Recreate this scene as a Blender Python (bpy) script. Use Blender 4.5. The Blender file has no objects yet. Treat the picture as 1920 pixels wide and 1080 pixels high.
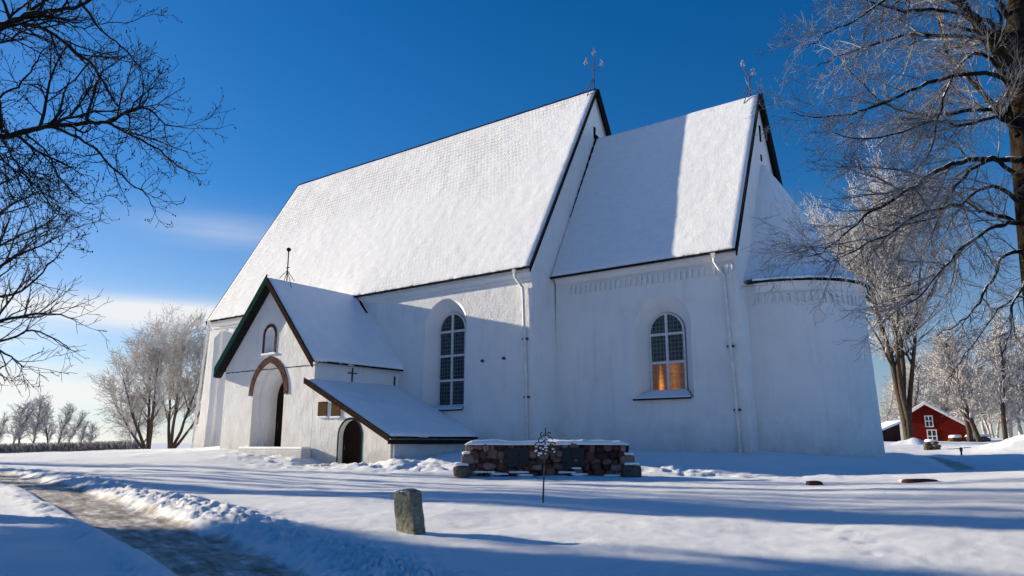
import bpy, bmesh, math, random
import numpy as np
from mathutils import Vector, Matrix
from mathutils.geometry import tessellate_polygon

S = bpy.context.scene
COL = S.collection
rng = random.Random(11)

# ------------------------------------------------------------------ camera numbers (eye at the origin, x east, y north)
F, PITCH, YAW = 1377.1, 0.20767, 0.63812


def ray(px, py):
    r = (px - 960) / F
    u = -(py - 540) / F
    c, s = math.cos(PITCH), math.sin(PITCH)
    z = u * c + s
    d = c - u * s
    c, s = math.cos(YAW), math.sin(YAW)
    return np.array([r * c - d * s, r * s + d * c, z])


def fwd(v):
    return -v[0] * math.sin(YAW) + v[1] * math.cos(YAW)


def at(px, py, d):
    """world point seen at a photo pixel at d metres of level distance along the view"""
    v = ray(px, py)
    return v * (d / fwd(v))


def at_y(px, py, y):
    v = ray(px, py)
    return v * (y / v[1])


# ------------------------------------------------------------------ noise
def _hash(ix, iy, seed):
    h = (ix.astype(np.int64) * 374761393 + iy.astype(np.int64) * 668265263 + seed * 974634777) & 0xFFFFFFFF
    h = ((h ^ (h >> 13)) * 1274126177) & 0xFFFFFFFF
    h = h ^ (h >> 16)
    return (h & 0xFFFFFF) / float(0xFFFFFF)


def vnoise(x, y, seed=0):
    x = np.asarray(x, float)
    y = np.asarray(y, float)
    ix, iy = np.floor(x), np.floor(y)
    fx, fy = x - ix, y - iy
    fx = fx * fx * fx * (fx * (fx * 6 - 15) + 10)
    fy = fy * fy * fy * (fy * (fy * 6 - 15) + 10)
    a, b = _hash(ix, iy, seed), _hash(ix + 1, iy, seed)
    c, d = _hash(ix, iy + 1, seed), _hash(ix + 1, iy + 1, seed)
    return (a * (1 - fx) + b * fx) * (1 - fy) + (c * (1 - fx) + d * fx) * fy - 0.5


def fbm(x, y, seed=0, octs=4, gain=0.5):
    t, a, f = 0, 1.0, 1.0
    for i in range(octs):
        t = t + a * vnoise(np.asarray(x) * f + i * 17.3, np.asarray(y) * f - i * 9.1, seed + i)
        a *= gain
        f *= 2.03
    return t


# ------------------------------------------------------------------ node helpers
def mat_new(name):
    m = bpy.data.materials.new(name)
    m.use_nodes = True
    nt = m.node_tree
    return m, nt, nt.nodes['Principled BSDF']


def N(nt, typ, **kw):
    n = nt.nodes.new(typ)
    for k, v in kw.items():
        if k in n.inputs:
            n.inputs[k].default_value = v
        else:
            setattr(n, k, v)
    return n


def L(nt, a, b):
    nt.links.new(a, b)


def coords(nt, scale=(1, 1, 1)):
    tc = N(nt, 'ShaderNodeNewGeometry')
    mp = N(nt, 'ShaderNodeMapping')
    mp.inputs['Scale'].default_value = scale
    L(nt, tc.outputs['Position'], mp.inputs['Vector'])
    return mp.outputs['Vector']


def noise(nt, vec, scale, detail=4, rough=0.55, dist=0.0):
    n = N(nt, 'ShaderNodeTexNoise')
    n.inputs['Scale'].default_value = scale
    n.inputs['Detail'].default_value = detail
    n.inputs['Roughness'].default_value = rough
    n.inputs['Distortion'].default_value = dist
    L(nt, vec, n.inputs['Vector'])
    return n.outputs['Fac']


def ramp(nt, fac, stops):
    r = N(nt, 'ShaderNodeValToRGB')
    e = r.color_ramp.elements
    while len(e) < len(stops):
        e.new(0.5)
    for el, (p, c) in zip(e, stops):
        el.position = p
        el.color = (*c, 1) if len(c) == 3 else c
    L(nt, fac, r.inputs['Fac'])
    return r.outputs['Color']


def math_(nt, op, a, b=None, clamp=False):
    n = N(nt, 'ShaderNodeMath', operation=op, use_clamp=clamp)
    for i, v in enumerate((a, b)):
        if v is None:
            continue
        if isinstance(v, (int, float)):
            n.inputs[i].default_value = v
        else:
            L(nt, v, n.inputs[i])
    return n.outputs[0]


def mix(nt, fac, a, b, blend='MIX'):
    n = N(nt, 'ShaderNodeMix', data_type='RGBA', blend_type=blend)
    for sock, v in ((n.inputs[0], fac), (n.inputs[6], a), (n.inputs[7], b)):
        if isinstance(v, (int, float)):
            sock.default_value = v
        elif isinstance(v, tuple):
            sock.default_value = (*v, 1)
        else:
            L(nt, v, sock)
    return n.outputs[2]


def bump(nt, bsdf, h, strength=0.5, dist=0.02, prev=None):
    b = N(nt, 'ShaderNodeBump')
    b.inputs['Strength'].default_value = strength
    b.inputs['Distance'].default_value = dist
    L(nt, h, b.inputs['Height'])
    if prev:
        L(nt, prev, b.inputs['Normal'])
    if bsdf:
        L(nt, b.outputs['Normal'], bsdf.inputs['Normal'])
    return b.outputs['Normal']


def simple(name, col, rough=0.6, var=0.25, scale=6, bmp=0.15, metal=0.0):
    m, nt, b = mat_new(name)
    b.inputs['Specular IOR Level'].default_value = 0.5 if rough < 0.3 else 0.0
    v = coords(nt)
    n = noise(nt, v, scale, 5)
    c0 = tuple(x * (1 - var) for x in col)
    c1 = tuple(min(1, x * (1 + var)) for x in col)
    L(nt, ramp(nt, n, [(0.3, c0), (0.7, c1)]), b.inputs['Base Color'])
    b.inputs['Roughness'].default_value = rough
    b.inputs['Metallic'].default_value = metal
    if bmp:
        bump(nt, b, noise(nt, v, scale * 4, 4), bmp, 0.02)
    return m


M = {}
SNOW = (0.87, 0.885, 0.92)


def snow_mat(name, grain=0.35, lump=0.3):
    m, nt, b = mat_new(name)
    v = coords(nt)
    n = noise(nt, v, 1.3, 5)
    L(nt, ramp(nt, n, [(0.3, (0.83, 0.85, 0.89)), (0.7, (0.9, 0.91, 0.935))]), b.inputs['Base Color'])
    b.inputs['Roughness'].default_value = 0.7
    b.inputs['Specular IOR Level'].default_value = 0.25
    p = bump(nt, None, noise(nt, v, 5.0, 6, 0.6), lump, 0.05)
    bump(nt, b, noise(nt, v, 55, 3, 0.7), grain, 0.012, p)
    return m


M['snow'] = snow_mat('snow', 0.5, 0.22)
M['snow_cap'] = snow_mat('snow_cap', 0.25, 0.25)


def ground_mat():
    m, nt, b = mat_new('ground_snow')
    v = coords(nt)
    n = noise(nt, v, 0.9, 5)
    base = ramp(nt, n, [(0.3, (0.83, 0.85, 0.89)), (0.7, (0.9, 0.91, 0.935))])
    # a few dark specks of litter blown on the snow
    vo = N(nt, 'ShaderNodeTexVoronoi', feature='F1')
    vo.inputs['Scale'].default_value = 0.8
    L(nt, v, vo.inputs['Vector'])
    sp = math_(nt, 'LESS_THAN', vo.outputs['Distance'], 0.022)
    base = mix(nt, sp, base, (0.12, 0.1, 0.09))
    # the trodden path, where the mesh carries 'path'
    at_ = N(nt, 'ShaderNodeAttribute', attribute_name='path')
    fl = N(nt, 'ShaderNodeAttribute', attribute_name='along')
    cmb = N(nt, 'ShaderNodeCombineXYZ')
    L(nt, math_(nt, 'MULTIPLY', fl.outputs['Fac'], 0.35), cmb.inputs[0])
    L(nt, math_(nt, 'MULTIPLY', math_(nt, 'ABSOLUTE', fl.outputs['Fac']), 0.0), cmb.inputs[2])
    st = N(nt, 'ShaderNodeAttribute', attribute_name='across')
    L(nt, math_(nt, 'MULTIPLY', st.outputs['Fac'], 2.2), cmb.inputs[1])
    streak = noise(nt, cmb.outputs[0], 2.2, 6, 0.65)
    streak2 = noise(nt, v, 3.2, 6, 0.65)
    sm = math_(nt, 'ADD', math_(nt, 'MULTIPLY', streak, 0.6), math_(nt, 'MULTIPLY', streak2, 0.4))
    sm = math_(nt, 'ADD', sm, math_(nt, 'MULTIPLY', math_(nt, 'SUBTRACT', at_.outputs['Fac'], 1.0), 0.22))
    dirt = ramp(nt, sm, [(0.36, SNOW), (0.45, (0.55, 0.52, 0.49)), (0.55, (0.30, 0.265, 0.235)), (0.68, (0.11, 0.095, 0.08))])
    base = mix(nt, math_(nt, 'MULTIPLY', at_.outputs['Fac'], 1.0, True), base, dirt)
    L(nt, base, b.inputs['Base Color'])
    b.inputs['Roughness'].default_value = 0.65
    b.inputs['Specular IOR Level'].default_value = 0.12
    p = bump(nt, None, noise(nt, v, 4.0, 6, 0.6), 0.22, 0.06)
    p = bump(nt, None, noise(nt, v, 26, 5, 0.75), 0.42, 0.03, p)
    bump(nt, b, noise(nt, v, 60, 3, 0.8), 0.9, 0.018, p)
    return m


M['ground'] = ground_mat()


def plaster(name, dirty=1.0):
    m, nt, b = mat_new(name)
    v = coords(nt)
    big = noise(nt, v, 0.55, 6, 0.6)
    col = ramp(nt, big, [(0.25, (0.72, 0.71, 0.70)), (0.5, (0.80, 0.79, 0.775)), (0.8, (0.83, 0.82, 0.81))])
    # vertical weathering streaks
    vs = coords(nt, (1.6, 1.6, 0.18))
    st = noise(nt, vs, 1.4, 6, 0.65)
    col = mix(nt, ramp(nt, st, [(0.52, (0, 0, 0)), (0.74, (0.32 * dirty,) * 3)]), col, (0.47, 0.45, 0.43))
    # splash dirt along the foot of the walls
    g = N(nt, 'ShaderNodeNewGeometry')
    sx = N(nt, 'ShaderNodeSeparateXYZ')
    L(nt, g.outputs['Position'], sx.inputs[0])
    hgt = math_(nt, 'ADD', sx.outputs['Z'], math_(nt, 'MULTIPLY', noise(nt, v, 1.1, 6, 0.7), 2.6))
    foot = ramp(nt, math_(nt, 'MULTIPLY', hgt, 0.25), [(0.10, (0.85 * dirty,) * 3), (0.24, (0.42 * dirty,) * 3), (0.62, (0, 0, 0))])
    col = mix(nt, foot, col, (0.40, 0.38, 0.36))
    L(nt, col, b.inputs['Base Color'])
    b.inputs['Roughness'].default_value = 0.9
    b.inputs['Specular IOR Level'].default_value = 0.0
    b.inputs['Specular IOR Level'].default_value = 0.2
    p = bump(nt, None, noise(nt, v, 1.2, 3, 0.5), 0.4, 0.10)
    p = bump(nt, None, noise(nt, coords(nt, (1, 1, 0.6)), 10, 5, 0.65), 0.5, 0.035, p)
    bump(nt, b, noise(nt, v, 38, 3, 0.6), 0.3, 0.012, p)
    return m


M['plaster'] = plaster('lime_plaster', 0.8)
M['plaster_clean'] = plaster('lime_plaster_clean', 0.3)


def roof_snow():
    m, nt, b = mat_new('roof_snow')
    tc = N(nt, 'ShaderNodeUVMap')
    uv = tc.outputs['UV']
    br = N(nt, 'ShaderNodeTexBrick')
    br.inputs['Scale'].default_value = 1.0
    br.inputs['Brick Width'].default_value = 0.28
    br.inputs['Row Height'].default_value = 0.36
    br.inputs['Mortar Size'].default_value = 0.035
    br.inputs['Mortar Smooth'].default_value = 0.8
    wob = N(nt, 'ShaderNodeTexNoise')
    wob.inputs['Scale'].default_value = 1.5
    L(nt, uv, wob.inputs['Vector'])
    add = N(nt, 'ShaderNodeVectorMath', operation='MULTIPLY_ADD')
    L(nt, wob.outputs['Color'], add.inputs[0])
    add.inputs[1].default_value = (0.16, 0.2, 0)
    L(nt, uv, add.inputs[2])
    L(nt, add.outputs[0], br.inputs['Vector'])
    thin = N(nt, 'ShaderNodeAttribute', attribute_name='thin')
    n = ramp(nt, noise(nt, uv, 0.45, 6, 0.65), [(0.36, (0.1, 0.1, 0.1)), (0.62, (0.62, 0.62, 0.62))])
    tf = math_(nt, 'MULTIPLY', thin.outputs['Fac'], math_(nt, 'MULTIPLY', n, 2.0), True)
    n2 = noise(nt, uv, 2.5, 6, 0.65)
    base = ramp(nt, n2, [(0.3, (0.80, 0.81, 0.83)), (0.7, (0.88, 0.885, 0.9))])
    cov = math_(nt, 'MULTIPLY', math_(nt, 'MULTIPLY', br.outputs['Fac'], tf), math_(nt, 'MULTIPLY', noise(nt, uv, 9, 4, 0.7), 1.3), True)
    L(nt, mix(nt, cov, base, (0.36, 0.31, 0.27)), b.inputs['Base Color'])
    b.inputs['Roughness'].default_value = 0.75
    b.inputs['Specular IOR Level'].default_value = 0.2
    h = math_(nt, 'MULTIPLY', math_(nt, 'SUBTRACT', 1.0, br.outputs['Fac']), tf)
    p = bump(nt, None, h, 0.6, 0.035)
    p = bump(nt, None, noise(nt, uv, 7.5, 5, 0.65), 0.42, 0.035, p)
    bump(nt, b, noise(nt, uv, 26, 3, 0.65), 0.35, 0.02, p)
    return m


M['roof_snow'] = roof_snow()
M['dark_board'] = simple('dark_tarred_board', (0.022, 0.02, 0.019), 0.7, 0.4)
M['brown_board'] = simple('brown_board', (0.042, 0.026, 0.02), 0.7, 0.5, 9, 0.05)
M['copper'] = simple('green_copper', (0.014, 0.045, 0.04), 0.5, 0.4, 8, 0.05)
M['pipe'] = simple('white_pipe', (0.72, 0.70, 0.67), 0.5, 0.12, 3)
M['frame'] = simple('grey_white_frame', (0.62, 0.63, 0.63), 0.55, 0.1, 5)
M['white_trim'] = simple('white_trim', (0.75, 0.74, 0.72), 0.6, 0.1, 5)
M['iron'] = simple('rusty_iron', (0.10, 0.08, 0.07), 0.7, 0.5, 20)
M['frost_iron'] = simple('frosted_iron', (0.42, 0.42, 0.44), 0.8, 0.2, 30)
M['black'] = simple('interior_dark', (0.012, 0.012, 0.013), 0.9, 0.2)
M['plaque'] = simple('bronze_plaque', (0.11, 0.07, 0.034), 0.55, 0.35, 14, 0.05)
M['plate'] = simple('slate_plate', (0.035, 0.04, 0.045), 0.45, 0.3, 10)
M['red_wood'] = simple('red_paint_boards', (0.125, 0.013, 0.010), 0.8, 0.3, 5)
M['glass_dark'] = simple('dark_glass', (0.03, 0.04, 0.05), 0.15, 0.3, 2, 0.0)


def brick_mat():
    m, nt, b = mat_new('brick_trim')
    v = coords(nt)
    n = noise(nt, v, 7.0, 5, 0.7)
    L(nt, ramp(nt, n, [(0.25, (0.045, 0.024, 0.019)), (0.5, (0.11, 0.058, 0.045)), (0.75, (0.24, 0.17, 0.14))]), b.inputs['Base Color'])
    b.inputs['Roughness'].default_value = 0.9
    b.inputs['Specular IOR Level'].default_value = 0.0
    bump(nt, b, noise(nt, v, 14, 4), 0.2, 0.01)
    return m


M['brick'] = brick_mat()


def door_mat():
    m, nt, b = mat_new('plank_door')
    tc = N(nt, 'ShaderNodeTexCoord')
    mp = N(nt, 'ShaderNodeMapping')
    mp.inputs['Rotation'].default_value = (0, math.radians(38), 0)
    L(nt, tc.outputs['Object'], mp.inputs['Vector'])
    w = N(nt, 'ShaderNodeTexWave', wave_type='BANDS', bands_direction='X')
    w.inputs['Scale'].default_value = 2.6
    w.inputs['Distortion'].default_value = 0.3
    L(nt, mp.outputs[0], w.inputs['Vector'])
    L(nt, ramp(nt, w.outputs['Fac'], [(0.05, (0.007, 0.005, 0.005)), (0.25, (0.024, 0.014, 0.012)), (0.9, (0.036, 0.02, 0.017))]), b.inputs['Base Color'])
    b.inputs['Roughness'].default_value = 0.8
    b.inputs['Specular IOR Level'].default_value = 0.0
    bump(nt, b, w.outputs['Fac'], 0.5, 0.03)
    return m


M['door'] = door_mat()


def pane_mat(lit):
    m, nt, b = mat_new('leaded_glass_lit' if lit else 'leaded_glass')
    tc = N(nt, 'ShaderNodeTexCoord')
    mp = N(nt, 'ShaderNodeMapping')
    mp.inputs['Rotation'].default_value = (math.radians(90), 0, 0)
    L(nt, tc.outputs['Object'], mp.inputs['Vector'])
    br = N(nt, 'ShaderNodeTexBrick', offset=0.0)
    br.inputs['Scale'].default_value = 1.0
    br.inputs['Brick Width'].default_value = 0.19
    br.inputs['Row Height'].default_value = 0.21
    br.inputs['Mortar Size'].default_value = 0.013
    br.inputs['Mortar Smooth'].default_value = 0.2
    br.inputs['Color1'].default_value = (0.012, 0.022, 0.028, 1)
    br.inputs['Color2'].default_value = (0.03, 0.05, 0.055, 1)
    br.inputs['Mortar'].default_value = (0.16, 0.17, 0.17, 1)
    L(nt, mp.outputs[0], br.inputs['Vector'])
    L(nt, br.outputs['Color'], b.inputs['Base Color'])
    b.inputs['Roughness'].default_value = 0.12
    b.inputs['Specular IOR Level'].default_value = 0.25
    bump(nt, b, noise(nt, tc.outputs['Object'], 7, 2), 0.25, 0.02)
    if lit:
        sx = N(nt, 'ShaderNodeSeparateXYZ')
        L(nt, tc.outputs['Object'], sx.inputs[0])
        dx = math_(nt, 'MULTIPLY', math_(nt, 'ABSOLUTE', math_(nt, 'ADD', sx.outputs['X'], 0.40)), 4.2)
        dz = math_(nt, 'MULTIPLY', math_(nt, 'ABSOLUTE', math_(nt, 'SUBTRACT', sx.outputs['Z'], 0.25)), 0.55)
        g = math_(nt, 'SUBTRACT', 1.0, math_(nt, 'ADD', dx, dz), True)
        dx2 = math_(nt, 'MULTIPLY', math_(nt, 'ABSOLUTE', math_(nt, 'SUBTRACT', sx.outputs['X'], 0.25)), 2.2)
        g2 = math_(nt, 'SUBTRACT', 0.9, dx2, True)
        n = noise(nt, tc.outputs['Object'], 6, 4, 0.7)
        e = math_(nt, 'ADD', math_(nt, 'MULTIPLY', math_(nt, 'MULTIPLY', g, g), math_(nt, 'ADD', 0.25, n)), math_(nt, 'MULTIPLY', math_(nt, 'MULTIPLY', math_(nt, 'ADD', g2, 0.25), n), 0.30))
        e = math_(nt, 'MULTIPLY', e, math_(nt, 'SUBTRACT', 1.0, math_(nt, 'MULTIPLY', br.outputs['Fac'], 0.93)))
        L(nt, e, b.inputs['Emission Strength'])
        b.inputs['Emission Color'].default_value = (1.0, 0.33, 0.03, 1)
    return m


M['pane'] = pane_mat(False)
M['pane_lit'] = pane_mat(True)


def stone_mat(name, stops, scale=7, island=False, top_snow=False):
    m, nt, b = mat_new(name)
    v = coords(nt)
    n = noise(nt, v, scale, 6, 0.7)
    if island:
        g = N(nt, 'ShaderNodeNewGeometry')
        f = math_(nt, 'ADD', math_(nt, 'MULTIPLY', g.outputs['Random Per Island'], 0.7), math_(nt, 'MULTIPLY', n, 0.3))
        col = ramp(nt, f, stops)
    else:
        col = ramp(nt, n, stops)
    L(nt, col, b.inputs['Base Color'])
    b.inputs['Roughness'].default_value = 0.9
    b.inputs['Specular IOR Level'].default_value = 0.0
    bump(nt, b, noise(nt, v, scale * 3, 5, 0.7), 0.6, 0.03)
    return m


M['rubble'] = stone_mat('rubble', [(0.15, (0.035, 0.026, 0.025)), (0.35, (0.14, 0.055, 0.042)), (0.5, (0.08, 0.06, 0.055)), (0.68, (0.20, 0.125, 0.105)), (0.85, (0.25, 0.21, 0.2))], 8, True)
M['mortar'] = stone_mat('mortar', [(0.3, (0.025, 0.02, 0.018)), (0.7, (0.07, 0.05, 0.04))], 8)
M['granite'] = stone_mat('granite', [(0.3, (0.05, 0.042, 0.038)), (0.7, (0.17, 0.14, 0.125))], 12)
M['grave'] = stone_mat('lichen_gravestone', [(0.30, (0.03, 0.03, 0.025)), (0.40, (0.15, 0.147, 0.11)), (0.6, (0.25, 0.24, 0.19)), (0.76, (0.42, 0.41, 0.36))], 13)
M['red_stone'] = stone_mat('red_stone', [(0.3, (0.05, 0.025, 0.02)), (0.7, (0.15, 0.07, 0.05))], 9)


def bark_mat(name, dark, light, snow_amt):
    m, nt, b = mat_new(name)
    v = coords(nt)
    n = noise(nt, coords(nt, (1, 1, 0.35)), 9, 6, 0.7)
    col = ramp(nt, n, [(0.3, dark), (0.7, light)])
    g = N(nt, 'ShaderNodeNewGeometry')
    sx = N(nt, 'ShaderNodeSeparateXYZ')
    L(nt, g.outputs['Normal'], sx.inputs[0])
    s = math_(nt, 'ADD', sx.outputs['Z'], math_(nt, 'MULTIPLY', math_(nt, 'SUBTRACT', noise(nt, v, 5, 5, 0.7), 0.5), 1.6))
    s = ramp(nt, s, [(0.62 - snow_amt * 0.35, (0, 0, 0)), (0.75 - snow_amt * 0.35, (1, 1, 1))])
    L(nt, mix(nt, s, col, (0.8, 0.82, 0.86)), b.inputs['Base Color'])
    b.inputs['Roughness'].default_value = 0.9
    b.inputs['Specular IOR Level'].default_value = 0.0
    bump(nt, b, n, 0.8, 0.04)
    return m


M['bark_dark'] = bark_mat('bark_dark', (0.012, 0.011, 0.01), (0.045, 0.038, 0.032), 0.05)
M['bark_lime'] = bark_mat('bark_frosted', (0.006, 0.005, 0.004), (0.055, 0.042, 0.03), 0.12)
M['bark_far'] = bark_mat('bark_far', (0.02, 0.016, 0.013), (0.13, 0.10, 0.075), 0.30)


def twig_mat(name, a, b_):
    m, nt, b = mat_new(name)
    v = coords(nt)
    n = noise(nt, v, 2.2, 4, 0.7)
    L(nt, ramp(nt, n, [(0.35, a), (0.65, b_)]), b.inputs['Base Color'])
    b.inputs['Roughness'].default_value = 0.9
    b.inputs['Specular IOR Level'].default_value = 0.1
    return m


M['twig_dark'] = twig_mat('twig_dark', (0.016, 0.013, 0.011), (0.05, 0.038, 0.03))
M['twig_frost'] = twig_mat('twig_frost', (0.10, 0.085, 0.075), (0.40, 0.385, 0.38))
M['twig_rime'] = twig_mat('twig_rime', (0.30, 0.265, 0.24), (0.72, 0.70, 0.69))
M['twig_mid'] = twig_mat('twig_mid', (0.05, 0.04, 0.035), (0.16, 0.135, 0.12))
M['twig_wood'] = twig_mat('twig_wood', (0.24, 0.22, 0.21), (0.62, 0.60, 0.60))
M['hedge'] = twig_mat('hedge_twigs', (0.10, 0.07, 0.055), (0.66, 0.62, 0.6))
M['spruce'] = twig_mat('spruce_needles', (0.02, 0.03, 0.02), (0.05, 0.07, 0.05))


# ------------------------------------------------------------------ mesh builder
class MB:
    def __init__(self):
        self.v, self.f, self.m = [], [], []
        self.mats = []

    def mi(self, mat):
        if mat is None:
            return 0
        if mat not in self.mats:
            self.mats.append(mat)
        return self.mats.index(mat)

    def add(self, verts, faces, mat=None):
        o = len(self.v)
        self.v += [tuple(float(c) for c in p) for p in verts]
        self.f += [tuple(i + o for i in f) for f in faces]
        self.m += [self.mi(mat)] * len(faces)

    def box(self, x0, x1, y0, y1, z0, z1, mat=None):
        self.add([(x0, y0, z0), (x1, y0, z0), (x1, y1, z0), (x0, y1, z0), (x0, y0, z1), (x1, y0, z1), (x1, y1, z1), (x0, y1, z1)],
                 [(3, 2, 1, 0), (4, 5, 6, 7), (0, 1, 5, 4), (1, 2, 6, 5), (2, 3, 7, 6), (3, 0, 4, 7)], mat)

    def hexa(self, p, mat=None):
        self.add(p, [(3, 2, 1, 0), (4, 5, 6, 7), (0, 1, 5, 4), (1, 2, 6, 5), (2, 3, 7, 6), (3, 0, 4, 7)], mat)

    def bar(self, a, b, w, h, mat=None, up=(0, 0, 1)):
        a, b = Vector(a), Vector(b)
        d = (b - a).normalized()
        s = d.cross(Vector(up)).normalized() * w / 2
        u = s.cross(d).normalized() * h / 2
        self.hexa([a - s - u, a + s - u, b + s - u, b - s - u, a - s + u, a + s + u, b + s + u, b - s + u], mat)

    def tube(self, pts, radii, n=6, mat=None, cap=True):
        pts = [Vector(p) for p in pts]
        k = len(pts)
        V, Fc = [], []
        t0 = (pts[1] - pts[0]).normalized()
        u = t0.orthogonal().normalized()
        for i, p in enumerate(pts):
            t = (pts[min(i + 1, k - 1)] - pts[max(i - 1, 0)])
            t = t.normalized() if t.length > 1e-9 else t0
            u = (u - t * u.dot(t))
            u = u.normalized() if u.length > 1e-6 else t.orthogonal().normalized()
            w = t.cross(u)
            r = radii[i] if hasattr(radii, '__len__') else radii
            for j in range(n):
                a = 2 * math.pi * j / n
                V.append(p + u * (r * math.cos(a)) + w * (r * math.sin(a)))
        for i in range(k - 1):
            for j in range(n):
                j2 = (j + 1) % n
                Fc.append((i * n + j, i * n + j2, (i + 1) * n + j2, (i + 1) * n + j))
        if cap:
            Fc.append(tuple(range(n))[::-1])
            Fc.append(tuple((k - 1) * n + j for j in range(n)))
        self.add(V, Fc, mat)

    def prism(self, poly, fn0, fn1, mat=None):
        """poly: 2D loop; fn0/fn1 map (a,b) to 3D on either side"""
        n = len(poly)
        V = [fn0(*p) for p in poly] + [fn1(*p) for p in poly]
        Fc = [tuple(range(n)), tuple(range(2 * n - 1, n - 1, -1))]
        for i in range(n):
            j = (i + 1) % n
            Fc.append((i, i + n, j + n, j))
        self.add(V, Fc, mat)

    def build(self, name, mat=None, parent=None, smooth=False, loc=None, bevel=0.0):
        me = bpy.data.meshes.new(name)
        V = self.v
        if loc is not None:
            V = [(p[0] - loc[0], p[1] - loc[1], p[2] - loc[2]) for p in V]
        me.from_pydata(V, [], self.f)
        if self.mats:
            for m in self.mats:
                me.materials.append(m)
            me.polygons.foreach_set('material_index', self.m)
        else:
            me.materials.append(mat)
        if smooth:
            me.polygons.foreach_set('use_smooth', [True] * len(me.polygons))
        bm = bmesh.new()
        bm.from_mesh(me)
        bmesh.ops.recalc_face_normals(bm, faces=bm.faces)
        bm.to_mesh(me)
        bm.free()
        me.update()
        o = bpy.data.objects.new(name, me)
        COL.objects.link(o)
        if loc is not None:
            o.location = loc
        if parent is not None:
            set_parent(o, parent)
        if bevel:
            bv = o.modifiers.new('Bevel', 'BEVEL')
            bv.width = bevel
            bv.segments = 2
            bv.limit_method = 'ANGLE'
        return o


def set_parent(o, parent):
    """keeps world position (all parents are unrotated and unscaled)"""
    w = Vector(o.location)
    o.parent = parent
    p, q = parent, Vector((0, 0, 0))
    while p is not None:
        q += Vector(p.location)
        p = p.parent
    o.location = w - q


def tag(o, label=None, cat=None, group=None, kind=None):
    for k, v in (('label', label), ('category', cat), ('group', group), ('kind', kind)):
        if v:
            o[k] = v
    return o


def empty(name, loc, label, cat, group=None):
    o = bpy.data.objects.new(name, None)
    o.location = tuple(float(c) for c in loc)
    o.empty_display_size = 0.2
    COL.objects.link(o)
    return tag(o, label, cat, group)


# ------------------------------------------------------------------ terrain
CTRL = [(0, 1080, 8.6), (480, 1080, 8.7), (960, 1080, 8.9), (1440, 1080, 8.9), (1920, 1080, 8.8),
        (770, 997, 12.4), (0, 965, 15.5), (300, 985, 13.5), (1300, 1000, 12.2), (1920, 1000, 11.8),
        (1018, 946, 16), (500, 945, 16.5), (1500, 950, 15.5), (1920, 945, 15),
        (700, 908, 23), (1000, 906, 22.5), (1300, 903, 22.5), (1500, 898, 23), (1720, 889, 24), (1920, 880, 25),
        (300, 890, 27), (40, 890, 33), (0, 852, 62), (150, 850, 55), (300, 846, 50), (420, 841, 42.2),
        (470, 846, 40.1), (585, 858, 37.2), (650, 874, 35.7), (733, 860, 33.9), (700, 890, 29), (870, 845, 38.2),
        (840, 866, 33), (1000, 840, 36.5), (1240, 848, 34.4), (1392, 849, 32.5), (1530, 855, 31.3), (1657, 859, 33.5),
        (880, 895, 26.2), (1190, 894, 25.6), (1300, 888, 28), (1500, 876, 29.5), (1700, 880, 29), (1860, 880, 31),
        (1720, 853, 46), (1830, 851, 46), (1900, 838, 46), (1980, 838, 46), (1760, 836, 75), (1690, 830, 80),
        (1740, 825.5, 106), (1900, 826, 106), (2100, 815, 110), (100, 848, 95), (250, 846, 88), (-150, 852, 95)]
cp = [at(*c) for c in CTRL]
cp += [(-30, 36.9, -.05), (-45, 45, 0), (-20, 50, 0.1), (0, 0, -1.6), (5, 4, -1.6), (-5, 0, -1.6), (-12, -8, -1.6), (10, -12, -1.6), (20, 10, -1.2), (14, 25, -0.6),
       (-25, 5, -1.5), (-45, 8, -1.4), (-60, 15, -1.2), (-62, 33, -0.5)]
for a in range(0, 360, 24):
    t = math.radians(a)
    cp.append((170 * math.sin(t), 170 * math.cos(t), 0.6 if (a < 40 or a > 330) else -1.5))
cp = np.array(cp, float)


def tps_fit(P, lam=0.02):
    n = len(P)
    d2 = ((P[:, None, :2] - P[None, :, :2]) ** 2).sum(-1)
    K = np.where(d2 > 0, 0.5 * d2 * np.log(np.maximum(d2, 1e-12)), 0) + lam * np.eye(n)
    A = np.zeros((n + 3, n + 3))
    A[:n, :n] = K
    A[:n, n] = 1
    A[:n, n + 1:] = P[:, :2]
    A[n, :n] = 1
    A[n + 1:, :n] = P[:, :2].T
    return np.linalg.solve(A, np.concatenate([P[:, 2], [0, 0, 0]]))


TW = tps_fit(cp, 2.0)


def tps(x, y):
    x = np.asarray(x, float)
    y = np.asarray(y, float)
    out = TW[-3] + TW[-2] * x + TW[-1] * y
    for i in range(len(cp)):
        d2 = (x - cp[i, 0]) ** 2 + (y - cp[i, 1]) ** 2
        out = out + TW[i] * 0.5 * d2 * np.log(np.maximum(d2, 1e-12))
    return out


def base_h(x, y):
    x = np.asarray(x, float)
    y = np.asarray(y, float)
    r = np.hypot(x, y)
    k = np.clip(r / 150, 1, None)
    h = tps(x / k, y / k)
    return h


def on_ground(px, py, d0=14.0):
    v = ray(px, py)
    v = v / fwd(v)
    ds = np.concatenate([np.arange(5, 60, 0.1), np.arange(60, 200, 0.5)])
    hz = base_h(v[0] * ds, v[1] * ds) - v[2] * ds
    i = int(np.argmax(hz > 0))
    return v * ds[i]


PATH_C = [(560, 1180), (462, 1080), (372, 1030), (290, 993), (210, 960), (150, 935), (110, 918), (60, 903), (5, 893), (-90, 884), (-260, 880)]
pc = np.array([on_ground(*p)[:2] for p in PATH_C])


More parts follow.
